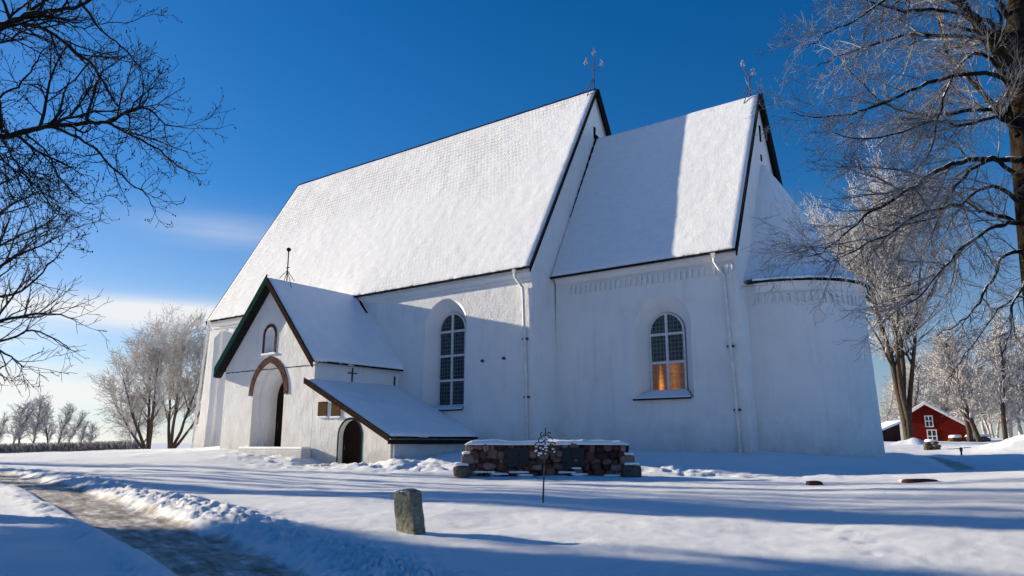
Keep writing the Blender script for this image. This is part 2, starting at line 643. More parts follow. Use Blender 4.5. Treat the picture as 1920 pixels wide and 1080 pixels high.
def smooth_line(P, k=12):
    out = []
    n = len(P)
    for i in range(n - 1):
        p0, p1, p2, p3 = P[max(i - 1, 0)], P[i], P[i + 1], P[min(i + 2, n - 1)]
        for j in range(k):
            t = j / k
            out.append(0.5 * ((2 * p1) + (-p0 + p2) * t + (2 * p0 - 5 * p1 + 4 * p2 - p3) * t * t + (-p0 + 3 * p1 - 3 * p2 + p3) * t ** 3))
    out.append(P[-1])
    return np.array(out)


pl = smooth_line(pc, 10)
side = np.array([at(1830, 886, 28)[:2], at(1806, 880, 31)[:2], at(1785, 869, 34.5)[:2], at(1755, 860, 39)[:2], at(1722, 853, 45)[:2]])
sl = smooth_line(side, 8)


def line_dist(x, y, P):
    """signed distance (+ = right of travel) and arc length"""
    best = np.full(x.shape, 1e9)
    sg = np.zeros(x.shape)
    al = np.zeros(x.shape)
    s = 0.0
    for a, b in zip(P[:-1], P[1:]):
        d = b - a
        l = np.hypot(*d)
        t = np.clip(((x - a[0]) * d[0] + (y - a[1]) * d[1]) / (l * l), 0, 1)
        ex, ey = x - a[0] - t * d[0], y - a[1] - t * d[1]
        r = np.hypot(ex, ey)
        m = r < best
        best = np.where(m, r, best)
        sg = np.where(m, np.sign(d[1] * ex - d[0] * ey), sg)
        al = np.where(m, s + t * l, al)
        s += l
    return best, sg, al


HW = 0.72


def ground_h(x, y):
    x = np.atleast_1d(np.asarray(x, float))
    y = np.atleast_1d(np.asarray(y, float))
    h = base_h(x, y)
    r = np.hypot(x, y)
    near = np.clip(1 - (r - 70) / 60, 0, 1)
    # wind-worked drifts, elongated across the view
    u = x * math.cos(YAW) + y * math.sin(YAW)
    w = -x * math.sin(YAW) + y * math.cos(YAW)
    h = h + near * (0.13 * fbm(u * 0.12, w * 0.33, 3, 3) + 0.045 * fbm(u * 0.55, w * 0.9, 5, 3) + 0.012 * fbm(x * 4, y * 4, 6, 3))
    h = h + (1 - near) * 0.5 * fbm(x * 0.02, y * 0.02, 9, 3)
    dist, sg, al = line_dist(x, y, pl)
    inn = np.clip((HW + 0.12 - dist) / 0.3, 0, 1)
    inn = inn * inn * (3 - 2 * inn)
    lump = fbm(x * 5.0, y * 5.0, 21, 4, 0.7)
    h = h - 0.12 * inn + inn * 0.025 * fbm(x * 7, y * 7, 31, 3)
    # ploughed bank: broad and lumpy on the far side, narrow on the near side
    wid = np.where(sg > 0, 0.62, 0.26)
    amp = np.where(sg > 0, 0.09, 0.04)
    bank = np.exp(-((dist - HW - 0.2 - wid * 0.7) / wid) ** 2)
    h = h + bank * (amp + np.where(sg > 0, 0.13, 0.05) * lump) * (1 + 0.5 * vnoise(al * 0.35, al * 0, 41))
    # trodden, lumpy snow along the porch and in front of the annexe
    q = at(640, 875, 34.5)
    tr = np.exp(-(((x - q[0]) / 8.5) ** 2 + ((y - q[1] - 0.3) / 2.6) ** 2)) + 0.8 * np.exp(-(((x + 14) / 7.5) ** 2 + ((y - 27) / 1.6) ** 2))
    h = h + np.clip(tr, 0, 1) * (0.24 * fbm(x * 1.6, y * 1.6, 51, 4, 0.6) + 0.05)
    d2, s2, a2 = line_dist(x, y, sl)
    i2 = np.clip((0.8 - d2) / 0.4, 0, 1)
    h = h - 0.08 * i2
    b2 = np.exp(-((d2 - 1.2) / 0.4) ** 2)
    h = h + 0.06 * b2
    # a shovelled heap in front of the wood to the right
    for (px, py, d, A, sx_) in ((1703, 838, 62, 0.6, 1.5), (1735, 838, 66, 0.15, 2.0), (1965, 838, 47, 0.8, 2.6)):
        g0 = at(px, py, d)
        e = np.exp(-(((x - g0[0]) ** 2 + (y - g0[1]) ** 2) / sx_ ** 2))
        h = h + A * e * (1 + 0.7 * fbm(x * 1.1, y * 1.1, 61, 3))
    # footprints crossing the right foreground
    for k, (px, py) in enumerate(FEET):
        g0 = FP[k]
        e = np.exp(-(((x - g0[0]) ** 2 + (y - g0[1]) ** 2) / 0.09 ** 2))
        h = h - 0.022 * e
    return h


FEET = [(1575, 982), (1600, 1000), (1625, 1022), (1560, 996), (1590, 1012), (1635, 1040), (1645, 1018), (310, 934), (1605, 965)]
FP = [on_ground(*p) for p in FEET]


def gz(x, y):
    return float(ground_h(x, y)[0])


def build_ground():
    half = math.radians(42)
    a_in = np.linspace(-half, half, 500)
    a_out = np.linspace(half, 2 * math.pi - half, 130)[1:-1]
    az = np.concatenate([a_in, a_out])
    rs = [1.2]
    while rs[-1] < 1500:
        k = 1.0085 if 6 < rs[-1] < 60 else 1.03
        rs.append(rs[-1] * k)
    rs = np.array(rs)
    A, R = np.meshgrid(az, rs)
    ang = YAW - A                      # clockwise from the view axis is to the right
    X = -R * np.sin(ang)
    Y = R * np.cos(ang)
    x, y = X.ravel(), Y.ravel()
    z = ground_h(x, y)
    dist, sg, al = line_dist(x, y, pl)
    wob = 0.16 * fbm(x * 1.7, y * 1.7, 71, 4, 0.6)
    pm = np.clip((HW + 0.18 + wob - dist) / 0.32, 0, 1)
    d2, s2, a2 = line_dist(x, y, sl)
    pm2 = np.clip((0.75 + wob - d2) / 0.4, 0, 1)
    pm = np.maximum(pm, pm2)
    nr, na = R.shape
    idx = np.arange(nr * na).reshape(nr, na)
    nxt = np.roll(idx, -1, axis=1)
    quads = np.stack([idx[:-1], nxt[:-1], nxt[1:], idx[1:]], -1).reshape(-1, 4)
    c0 = len(x)
    x = np.append(x, 0.0); y = np.append(y, 0.0); z = np.append(z, gz(0, 0))
    pm = np.append(pm, 0); al = np.append(al, 0); dist = np.append(dist, 9); sg = np.append(sg, 1)
    inpath = pm[quads].mean(1) > 0.5
    P = np.stack([x, y, z], -1)

    def mesh(name, q, tri=None):
        used = np.unique(np.concatenate([q.ravel(), tri.ravel()]) if tri is not None else q.ravel())
        rem = np.full(len(P), -1)
        rem[used] = np.arange(len(used))
        faces = [tuple(f) for f in rem[q].tolist()]
        if tri is not None:
            faces += [tuple(f) for f in rem[tri].tolist()]
        me = bpy.data.meshes.new(name)
        me.from_pydata(P[used].tolist(), [], faces)
        for nm, arr in (('path', pm), ('along', al), ('across', dist * sg)):
            at_ = me.attributes.new(nm, 'FLOAT', 'POINT')
            at_.data.foreach_set('value', arr[used].astype(np.float32))
        me.materials.append(M['ground'])
        me.polygons.foreach_set('use_smooth', [True] * len(me.polygons))
        me.update()
        o = bpy.data.objects.new(name, me)
        COL.objects.link(o)
        return tag(o, kind='structure')
    tri = np.stack([np.full(na, c0), nxt[0], idx[0]], -1)
    mesh('snowy_ground', quads[~inpath], tri)
    mesh('path', quads[inpath])


build_ground()

# ------------------------------------------------------------------ the church
yS, x0, x1, x2, HN = 30.0, -49.65, -20.98, -11.12, 6.89
YR = 36.89
He, Hr, Hce, Hcr, yC = 8.77, 21.43, 8.58, 18.19, 32.08
kN = (Hr - He) / (YR - 29.65)
kC = (Hcr - Hce) / (YR - yC + .35)
church = empty('church', (-32, 37, 0), 'large white plastered medieval church with steep snow covered roofs and rounded east end', 'church')


def arch(cx, half, z0, zs, n=14, rise=None, pointed=False, rad=None):
    """closed loop (x,z) anticlockwise from bottom left... left side up, over, right side down"""
    p = [(cx - half, z0), (cx - half, zs)]
    if pointed:
        Rr = rad or half * 1.5
        # two arcs with centres on the springing line
        cl, cr = cx - half + Rr, cx + half - Rr
        amax = math.acos((Rr - half) / Rr)
        for i in range(1, n + 1):
            a = math.pi - amax * i / n
            p.append((cl + Rr * math.cos(a), zs + Rr * math.sin(a)))
        for i in range(n - 1, 0, -1):
            a = amax * i / n
            p.append((cr + Rr * math.cos(a), zs + Rr * math.sin(a)))
    else:
        r = rise or half
        for i in range(1, n * 2):
            a = math.pi - math.pi * i / (n * 2)
            p.append((cx + half * math.cos(a), zs + r * math.sin(a)))
    p += [(cx + half, zs), (cx + half, z0)]
    return p


def wall_face(mb, outer, holes, fn, mat):
    loops = [[Vector((a, b, 0)) for a, b in outer]] + [[Vector((a, b, 0)) for a, b in h] for h in holes]
    flat = [p for lp in loops for p in lp]
    tris = tessellate_polygon(loops)
    mb.add([fn(p.x, p.y) for p in flat], [tuple(t) for t in tris], mat)


def skin(mb, la, lb, fa, fb, mat, closed=True):
    n = len(la)
    V = [fa(*p) for p in la] + [fb(*p) for p in lb]
    Fc = []
    for i in range(n if closed else n - 1):
        j = (i + 1) % n
        Fc.append((i, j, j + n, i + n))
    mb.add(V, Fc, mat)


BT = 0.026


def nv(sx, sy, z, zt=8.8):
    """corner of the nave at height z, walls battered outward below"""
    o = BT * max(0, zt - z)
    return o * sx, o * sy


# --- nave walls
nW_out = arch(-26.76, 1.50, 1.72, 6.33)
nW_in = arch(-26.86, 0.98, 1.95, 6.15)
DEP = 0.78
mb = MB()
zb = -1.6
fy = lambda x, z: (x + (BT * (8.8 - z)) * ((x - (x0 + x1) / 2) / ((x1 - x0) / 2)) * (1 if abs(x - (x0 + x1) / 2) > 13 else 0), yS - BT * (8.8 - z), z)
fyi = lambda x, z: (x, yS + DEP, z)
wall_face(mb, [(x0, zb), (x1, zb), (x1, 8.8), (x0, 8.8)], [nW_out], fy, M['plaster'])
skin(mb, nW_out, nW_in, fy, fyi, M['plaster_clean'])
bx = BT * (8.8 - zb)
# east gable
ge = lambda y, z: (x1 + BT * max(0, 8.8 - z), y, z)
yN = 2 * YR - yS
mb.add([(x1 + bx, yS - bx, zb), (x1 + bx, yN + bx, zb), (x1, yN, 8.8), (x1, YR, Hr - .12), (x1, yS, 8.8)], [(0, 1, 2, 4), (4, 2, 3)], M['plaster'])
mb.add([(x0 - bx, yS - bx, zb), (x0 - bx, yN + bx, zb), (x0, yN, 8.8), (x0, YR, Hr - .12), (x0, yS, 8.8)], [(0, 1, 2, 4), (4, 2, 3)], M['plaster'])
mb.add([(x0 - bx, yN + bx, zb), (x1 + bx, yN + bx, zb), (x1, yN, 8.8), (x0, yN, 8.8)], [(0, 1, 2, 3)], M['plaster'])
mb.box(-28.6, -25.0, yS + 0.9, yS + 3.0, 1.2, 8.0, M['black'])
# west corner pilaster
mb.hexa([(x0 - .30, yS - .50, zb), (x0 + 1.5, yS - .50, zb), (x0 + 1.5, yS + .1, zb), (x0 - .3, yS + .1, zb),
         (x0 - .1, yS - .22, 8.0), (x0 + 1.3, yS - .22, 8.0), (x0 + 1.3, yS + .1, 8.0), (x0 - .1, yS + .1, 8.0)], M['plaster'])
nave_wall = mb.build('nave_wall', None, church)

# cornice under the nave eaves
mb = MB()
for y, s in ((yS, -1), (yN, 1)):
    prof = [(0.02, 8.15), (0.10, 8.2), (0.10, 8.32), (0.24, 8.5), (0.26, 8.72), (0.02, 8.72)]
    mb.prism(prof, lambda a, b, y=y, s=s: (x0 - .1, y + s * a, b), lambda a, b, y=y, s=s: (x1 + .06, y + s * a, b), M['plaster_clean'])
mb.build('cornice', None, nave_wall)


def roof_sheet(P00, P10, P01, P11, nx, ny, thick, amp, seed, thin=0.0, thinfn=None):
    """snow sheet spanned by eave (P00-P10) and ridge (P01-P11), bulged by noise, with its edges closed; uv in metres"""
    P00, P10, P01, P11 = [np.array(p, float) for p in (P00, P10, P01, P11)]
    u = np.linspace(0, 1, nx)
    v = np.linspace(0, 1, ny)
    U, V = np.meshgrid(u, v)
    P = ((1 - U) * (1 - V))[..., None] * P00 + (U * (1 - V))[..., None] * P10 + ((1 - U) * V)[..., None] * P01 + (U * V)[..., None] * P11
    nrm = np.cross(P10 - P00, P01 - P00)
    nrm /= np.linalg.norm(nrm)
    if nrm[2] < 0:
        nrm = -nrm
    lu = np.linalg.norm(P10 - P00)
    lv = np.linalg.norm(P01 - P00)
    a, b = U * lu, V * lv
    edge = np.minimum(np.minimum(U, 1 - U) * lu, np.minimum(V, 1 - V) * lv)
    rim = np.clip(edge / 0.22, 0, 1) ** 0.6
    h = thick * (0.25 + 0.75 * rim) + amp * fbm(a * 0.35, b * 0.35, seed, 4) + amp * 0.5 * fbm(a * 2.2, b * 2.2, seed + 5, 3) * rim
    eav = np.clip(1 - V * lv / 0.05, 0, 1)
    dn = (P00 - P01) / lv
    top = P + nrm * h[..., None] + dn * (eav * (0.03 + 0.16 * (fbm(a * 3.0, b * 0, seed + 9, 3))))[..., None]
    n = nx * ny
    verts = np.concatenate([top.reshape(-1, 3), (P - nrm * 0.0).reshape(-1, 3)])
    idx = np.arange(n).reshape(ny, nx)
    fs = np.stack([idx[:-1, :-1], idx[:-1, 1:], idx[1:, 1:], idx[1:, :-1]], -1).reshape(-1, 4).tolist()
    loop = list(idx[0, :]) + list(idx[1:, -1]) + list(idx[-1, -2::-1]) + list(idx[-2:0:-1, 0])
    for i in range(len(loop)):
        j = (i + 1) % len(loop)
        fs.append([loop[i], loop[i] + n, loop[j] + n, loop[j]])
    uv = np.stack([a, b], -1).reshape(-1, 2)
    uv = np.concatenate([uv, uv])
    th = thinfn(U, V) if thinfn else np.full(U.shape, thin)
    th = np.concatenate([th.ravel(), th.ravel()])
    return verts, fs, uv, th


def snow_obj(name, sheets, parent, mat=None):
    V, Fc, UV, TH = [], [], [], []
    o = 0
    for v, f, uv, th in sheets:
        V.append(v); UV.append(uv); TH.append(th)
        Fc += [tuple(i + o for i in q) for q in f]
        o += len(v)
    V = np.concatenate(V); UV = np.concatenate(UV); TH = np.concatenate(TH)
    me = bpy.data.meshes.new(name)
    me.from_pydata(V.tolist(), [], Fc)
    lay = me.uv_layers.new(name='UVMap')
    li = np.empty(len(me.loops), np.int32)
    me.loops.foreach_get('vertex_index', li)
    lay.data.foreach_set('uv', UV[li].astype(np.float32).ravel())
    a = me.attributes.new('thin', 'FLOAT', 'POINT')
    a.data.foreach_set('value', TH.astype(np.float32))
    me.materials.append(mat or M['roof_snow'])
    me.polygons.foreach_set('use_smooth', [True] * len(me.polygons))
    me.update()
    ob = bpy.data.objects.new(name, me)
    COL.objects.link(ob)
    set_parent(ob, parent)
    return ob


def gable_roof(mb, xa, xb, ye, ze, yr, zr, t, mat):
    """thin slab roof, two slopes"""
    for s in (1, -1):
        y_e = yr + s * (ye - yr)
        mb.hexa([(xa, y_e, ze - t), (xb, y_e, ze - t), (xb, yr, zr - t), (xa, yr, zr - t), (xa, y_e, ze), (xb, y_e, ze), (xb, yr, zr), (xa, yr, zr)], mat)


rx0, rx1 = -50.0, -20.84
mb = MB()
gable_roof(mb, rx0, rx1, 29.62, He - .04, YR, Hr - .04, .07, M['dark_board'])
nave_roof = mb.build('nave_roof', None, church)


def nave_thin(U, V):
    # shingles show through towards the ridge and the west end
    return np.clip(0.16 + 0.95 * (V - 0.30) + 0.35 * (0.5 - U) + 1.1 * fbm(U * 4, V * 2.5, 91, 3), 0.0, 1)


ms = [roof_sheet((rx0, 29.6, He - .03), (rx1 - .05, 29.6, He - .03), (rx0, YR, Hr - .03), (rx1 - .05, YR, Hr - .03), 300, 150, .09, .022, 100, thinfn=nave_thin),
      roof_sheet((rx0, 2 * YR - 29.6, He - .03), (rx1 - .05, 2 * YR - 29.6, He - .03), (rx0, YR, Hr - .03), (rx1 - .05, YR, Hr - .03), 60, 30, .09, .05, 130, .4)]
snow_obj('snow_cover', ms, nave_roof)
# verge boards of the nave gables (dark, standing proud of the gable)
for xx in (rx1 + .035, rx0 - .035):
    for s in (-1, 1):
        mb = MB()
        a = (xx, YR + s * (YR - 29.58), He - .16)
        b = (xx, YR + s * .02, Hr - .12)
        mb.hexa([(xx - .035, a[1], a[2] - .16), (xx + .035, a[1], a[2] - .16), (xx + .035, b[1], b[2] - .16), (xx - .035, b[1], b[2] - .16),
             (xx - .035, a[1], a[2] + .16), (xx + .035, a[1], a[2] + .16), (xx + .035, b[1], b[2] + .16), (xx - .035, b[1], b[2] + .16)], M['dark_board'])
        mb.build('verge_board', None, nave_roof)
# black barge board along the north rake, seen against the sky
mb = MB()
mb.hexa([(rx1 + .07, YR + .05, Hr - .6), (rx1 + .17, YR + .05, Hr - .6), (rx1 + .17, yN + .2, He - .55), (rx1 + .07, yN + .2, He - .55),
         (rx1 + .07, YR + .05, Hr + .02), (rx1 + .17, YR + .05, Hr + .02), (rx1 + .17, yN + .45, He + .02), (rx1 + .07, yN + .45, He + .02)], M['dark_board'])
mb.build('barge_board', None, nave_roof)
mb = MB()
mb.bar((rx0, 29.55, He - .06), (rx1, 29.55, He - .06), .1, .09, M['dark_board'])
mb.build('eave_board', None, nave_roof)
# ridge cap with thin snow
mb = MB()
pts = [(rx0 + i * (rx1 - rx0) / 60, YR, Hr + .06 + rng.uniform(-.015, .02)) for i in range(61)]
mb.tube(pts, .045, 6, M['brown_board'])
mb.build('ridge_cap', None, nave_roof, True)


def make_window(cx, half, z0, zs, yplane, bars, lit_rows=0):
    """arched two-light window: frame > casement bars; panes of leaded glass"""
    fr = MB()
    o = arch(cx, half, z0, zs)
    i = arch(cx, half - .085, z0 + .085, zs)
    f0 = lambda x, z: (x, yplane - .05, z)
    f1 = lambda x, z: (x, yplane + .06, z)
    skin(fr, o, i, f0, f0, M['frame'])
    skin(fr, i, i, f0, f1, M['frame'])
    skin(fr, o, o, f0, f1, M['frame'])
    fr.box(cx - .065, cx + .065, yplane - .055, yplane + .05, z0 + .02, zs + half - .03, M['frame'])
    for b in bars:
        hw = half - .02
        fr.box(cx - hw, cx - .066, yplane - .045, yplane + .05, b - .06, b + .06, M['frame'])
        fr.box(cx + .066, cx + hw, yplane - .045, yplane + .05, b - .06, b + .06, M['frame'])
    f = fr.build('window', None, church)
    levels = [z0] + list(bars)
    for k in range(len(levels)):
        zlo = levels[k]
        for s in (-1, 1):
            pb = MB()
            xa, xb = (cx - half + .04, cx - .03) if s < 0 else (cx + .03, cx + half - .04)
            if k < len(levels) - 1:
                loop = [(xa, zlo), (xa, levels[k + 1]), (xb, levels[k + 1]), (xb, zlo)]
            else:
                full = arch(cx, half - .04, zlo, zs)
                loop = [p for p in full if (p[0] - cx) * s > .03]
                if s < 0:
                    loop = loop + [(xb, zs + math.sqrt(max(0, (half - .04) ** 2 - .03 ** 2))), (xb, zlo)]
                else:
                    loop = [(xa, zlo), (xa, zs + math.sqrt(max(0, (half - .04) ** 2 - .03 ** 2)))] + loop
            tilt = rng.uniform(-.012, .012)
            V = [(x, yplane + .02 + tilt * (z - zlo), z) for x, z in loop]
            pb.add(V, [tuple(range(len(V)))])
            p = pb.build('pane', M['pane_lit'] if k < lit_rows else M['pane'], f, loc=(cx, yplane, z0))
            if k < lit_rows:
                p['label'] = 'leaded pane lit orange from inside'
    return f


def sill(xl, xr, xli, xri, zo, zi, yo, yi, snow=True):
    mb = MB()
    t = .07
    mb.hexa([(xl, yo, zo - t), (xr, yo, zo - t), (xri, yi, zi - t), (xli, yi, zi - t), (xl, yo, zo), (xr, yo, zo), (xri, yi, zi), (xli, yi, zi)], M['dark_board'])
    s = mb.build('sill', None, church)
    mb = MB()
    mb.hexa([(xl + .03, yo + .03, zo + .002), (xr - .03, yo + .03, zo + .002), (xri, yi, zi + .002), (xli, yi, zi + .002),
             (xl + .06, yo + .05, zo + .06), (xr - .06, yo + .05, zo + .06), (xri, yi, zi + .07), (xli, yi, zi + .07)], M['snow_cap'])
    mb.build('snow_cover', None, s, bevel=.02)
    return s


w1 = make_window(-26.86, .98, 1.95, 6.15, yS + DEP - .1, (3.36, 4.72, 6.08))
sill(-28.1, -25.28, -27.8, -25.9, 1.72, 1.95, yS - .32, yS + DEP - .12)

# --- chancel
cxa, cxb = x1 + .1, x2
cbx = .020
cW_out = arch(-14.85, 1.45, 2.0, 5.48)
cW_in = arch(-14.98, 0.92, 2.40, 5.27)
cdep = .8
mb = MB()
cf = lambda x, z: (x + (cbx * (8.6 - z) if x > -12 else 0), yC - cbx * (8.6 - z), z)
cfi = lambda x, z: (x, yC + cdep, z)
wall_face(mb, [(cxa, zb), (cxb, zb), (cxb, 8.6), (cxa, 8.6)], [cW_out], cf, M['plaster'])
skin(mb, cW_out, cW_in, cf, cfi, M['plaster_clean'])
yCN = 2 * YR - yC
b2 = cbx * (8.6 - zb)
mb.add([(cxb + b2, yC - b2, zb), (cxb + b2, yCN + b2, zb), (cxb, yCN, 8.6), (cxb, YR, Hcr - .12), (cxb, yC, 8.6)], [(0, 1, 2, 4), (4, 2, 3)], M['plaster'])
mb.add([(cxa, yCN + b2, zb), (cxb + b2, yCN + b2, zb), (cxb, yCN, 8.6), (cxa, yCN, 8.6)], [(0, 1, 2, 3)], M['plaster'])
mb.box(-16.6, -13.2, yC + .95, yC + 3, 1.4, 7.2, M['black'])
chancel_wall = mb.build('chancel_wall', None, church)
mb = MB()
prof = [(0.02, 8.2), (0.07, 8.25), (0.18, 8.44), (0.2, 8.54), (0.02, 8.54)]
mb.prism(prof, lambda a, b: (cxa + .02, yC - a, b), lambda a, b: (cxb + .05, yC - a, b), M['plaster_clean'])
mb.build('cornice', None, chancel_wall)
# frieze of small round-headed niches, drawn as a raised band with recesses
def frieze(mb, n, fn, z0, zt, w):
    for i in range(n):
        loop_o = [(-.5, 0), (-.5, 1), (.5, 1), (.5, 0)]
        c = (i + .5) / n
        a = arch(0, .27, 0.0, .62, 5, rise=.3)
        V, Fc = [], []
        for d in (0.0, 1.0):
            pass
        loops = [[Vector((p[0], p[1], 0)) for p in loop_o], [Vector((p[0], p[1] + .001, 0)) for p in a]]
        out = [(-.5, 0)] + [(p[0], p[1]) for p in a] + [(.5, 0), (.5, 1), (-.5, 1)]
        tris = tessellate_polygon([[Vector((p[0], p[1], 0)) for p in out]])
        mb.add([fn(c + p[0] / n, z0 + p[1] * (zt - z0), 1) for p in out], [tuple(t) for t in tris], M['plaster_clean'])
        m_ = len(a)
        V = [fn(c + p[0] / n, z0 + p[1] * (zt - z0), 1) for p in a] + [fn(c + p[0] / n, z0 + p[1] * (zt - z0), 0) for p in a]
        mb.add(V, [(k, k + 1, k + 1 + m_, k + m_) for k in range(m_ - 1)], M['plaster'])
    V = []
    for i in range(n + 1):
        V += [fn(i / n, z0, 1), fn(i / n, z0, 0)]
    # underside left open where the niches are: close only with thin strips
mb = MB()
xfa, xfb = cxa + .9, cxb - .15
frieze(mb, 30, lambda u, z, d: (xfa + (xfb - xfa) * u, yC - .02 - .075 * d - cbx * (8.6 - z), z), 7.55, 8.02, 0)
mb.build('frieze', None, chancel_wall)
w2 = make_window(-14.98, .92, 2.40, 5.27, yC + cdep - .1, (3.78, 5.15), 1)
sill(-16.38, -13.42, -15.85, -14.1, 2.02, 2.42, yC - .38, yC + cdep - .12)

crx1 = -10.98
mb = MB()
gable_roof(mb, x1 + .02, crx1, yC - .38, Hce - .04, YR, Hcr - .04, .07, M['dark_board'])
chancel_roof = mb.build('chancel_roof', None, church)


def ch_thin(U, V):
    return np.clip(0.02 + .35 * fbm(U * 6, V * 6, 93, 3) - .1, 0.0, 1)


snow_obj('snow_cover', [roof_sheet((x1 + .03, yC - .4, Hce - .03), (crx1 - .03, yC - .4, Hce - .03), (x1 + .03, YR, Hcr - .03), (crx1 - .03, YR, Hcr - .03), 130, 120, .09, .02, 140, thinfn=ch_thin),
                        roof_sheet((x1 + .24, yCN + .4, Hce - .03), (crx1 - .03, yCN + .4, Hce - .03), (x1 + .24, YR, Hcr - .03), (crx1 - .03, YR, Hcr - .03), 40, 30, .09, .05, 150, .2)], chancel_roof)
for s in (-1, 1):
    mb = MB()
    ye = YR + s * (YR - yC + .4)
    xx = crx1 + .03
    mb.hexa([(xx - .03, ye, Hce - .36), (xx + .04, ye, Hce - .36), (xx + .04, YR + s * .02, Hcr - .34), (xx - .03, YR + s * .02, Hcr - .34),
             (xx - .03, ye, Hce - .01), (xx + .04, ye, Hce - .01), (xx + .04, YR + s * .02, Hcr + .02), (xx - .03, YR + s * .02, Hcr + .02)], M['dark_board'])
    mb.build('verge_board', None, chancel_roof)
mb = MB()
mb.hexa([(crx1 + .08, YR + .05, Hcr - .5), (crx1 + .18, YR + .05, Hcr - .5), (crx1 + .18, yCN + .2, Hce - .5), (crx1 + .08, yCN + .2, Hce - .5),
         (crx1 + .08, YR + .05, Hcr + .02), (crx1 + .18, YR + .05, Hcr + .02), (crx1 + .18, yCN + .45, Hce + .02), (crx1 + .08, yCN + .45, Hce + .02)], M['dark_board'])
mb.build('barge_board', None, chancel_roof)
mb = MB()
mb.bar((x1 + .05, yC - .44, Hce - .07), (crx1, yC - .44, Hce - .07), .1, .1, M['dark_board'])
mb.build('eave_board', None, chancel_roof)
# flashing where the chancel roof meets the nave gable: ragged dark line
mb = MB()
pr_ = None
for i in range(41):
    t = i / 40
    y = yC + .1 + (YR - yC - .1) * (0.32 + .68 * t)
    z = Hce + kC * (y - (yC - .35)) + .12
    w = (.03 + .10 * t) * (1 + .9 * math.sin(i * 2.3) * math.sin(i * .77))
    cur = [(x1 + .03, y, z + max(.01, w)), (x1 + .06 + max(.02, w), y, z - .06)]
    if pr_:
        mb.add(pr_ + cur, [(0, 1, 3, 2)], M['dark_board'])
    pr_ = cur
mb.build('flashing_or_gap_shade', None, chancel_roof)

# --- apse
acx, acy, aR = x2 + .45, YR, 3.72
mb = MB()
nz, na = 12, 64
V, Fc = [], []
for k in range(nz + 1):
    z = zb + (7.15 - zb) * k / nz
    r = aR + .034 * (7.15 - z)
    for i in range(na + 1):
        a = -math.pi / 2 + math.pi * i / na
        V.append((acx + r * math.cos(a), acy + r * math.sin(a), z))
    V[-(na + 1)] = (x2 - .1, acy - r, z) if False else V[-(na + 1)]
for k in range(nz):
    for i in range(na):
        Fc.append((k * (na + 1) + i, k * (na + 1) + i + 1, (k + 1) * (na + 1) + i + 1, (k + 1) * (na + 1) + i))
mb.add(V, Fc, M['plaster'])
for s in (-1, 1):
    r0, r1 = aR + .034 * (7.15 - zb), aR
    mb.add([(x2 - .2, acy + s * r0, zb), (acx, acy + s * r0, zb), (acx, acy + s * r1, 7.15), (x2 - .2, acy + s * r1, 7.15)], [(0, 1, 2, 3)], M['plaster'])
apse_wall = mb.build('apse_wall', None, church, True)
mb = MB()
prof = [(0.02, 6.72), (0.06, 6.76), (0.18, 6.98), (0.2, 7.12), (0.02, 7.12)]
prev = None
V, Fc = [], []
npf = len(prof)
for i in range(na + 1):
    a = -math.pi / 2 + math.pi * i / na
    for p in prof:
        r = aR + p[0]
        V.append((acx + r * math.cos(a), acy + r * math.sin(a), p[1]))
for i in range(na):
    for j in range(npf):
        j2 = (j + 1) % npf
        Fc.append((i * npf + j, i * npf + j2, (i + 1) * npf + j2, (i + 1) * npf + j))
mb.add(V, Fc, M['plaster_clean'])
mb.build('cornice', None, apse_wall)
mb = MB()
def ap(u, z, d):
    a = -math.pi / 2 + math.pi * u
    r = aR + .034 * (7.15 - z) + .015 + .07 * d
    return (acx + r * math.cos(a), acy + r * math.sin(a), z)
frieze(mb, 38, ap, 6.15, 6.62, 0)
mb.build('frieze', None, apse_wall)
# bell-cast half-cone roof
AZ = 14.1
def cone_pts(nr, na_, off, seed):
    V = []
    for k in range(nr + 1):
        t = k / nr
        rr = (aR + .3) * (1 - t) + 0.02
        zz = 7.22 + (AZ - 7.22) * (t - .18 * math.sin(math.pi * min(1, t * 1.15)) * (1 - t))
        for i in range(na_ + 1):
            a = -math.pi / 2 + math.pi * i / na_
            o = off + (.04 * float(fbm(i * .35, k * .4, seed, 3)) if off else 0)
            V.append(((acx * (1 - t) + (x2 + .02) * t) + (rr + o) * math.cos(a), acy + (rr + o) * math.sin(a), zz + (o * .8)))
    Fc = [(k * (na_ + 1) + i, k * (na_ + 1) + i + 1, (k + 1) * (na_ + 1) + i + 1, (k + 1) * (na_ + 1) + i) for k in range(nr) for i in range(na_)]
    return V, Fc
mb = MB()
V, Fc = cone_pts(14, 48, 0, 0)
mb.add(V, Fc, M['dark_board'])
V2 = [(p[0], p[1], p[2] - .05) for p in V[:49]]
mb.add(V[:49] + V2, [(i, i + 1, i + 50, i + 49) for i in range(48)], M['dark_board'])
for s in (0, 48):
    p = V[s]
    mb.add([(x2 - .05, p[1], p[2]), p, (p[0], p[1], p[2] - .05), (x2 - .05, p[1], p[2] - .05)], [(0, 1, 2, 3)], M['dark_board'])
apse_roof = mb.build('apse_roof', None, church, True)
mb = MB()
V, Fc = cone_pts(40, 90, .09, 7)
mb.add(V, Fc, M['snow_cap'])
# thin lip under the eave edge of the snow
V3 = [(p[0] - .0, p[1], p[2] - .09) for p in V[:91]]
mb.add(V[:91] + V3, [(i, i + 1, i + 92, i + 91) for i in range(90)], M['snow_cap'])
# straight return from the half round to the gable, south and north
for i0, s in ((0, -1), (90, 1)):
    Q, Fq = [], []
    for k in range(41):
        p = V[k * 91 + i0]
        Q += [p, (x2 - .02, p[1], p[2])]
    for k in range(40):
        Fq.append((2 * k, 2 * k + 1, 2 * k + 3, 2 * k + 2))
    mb.add(Q, Fq, M['snow_cap'])
mb.build('snow_cover', None, apse_roof, True)

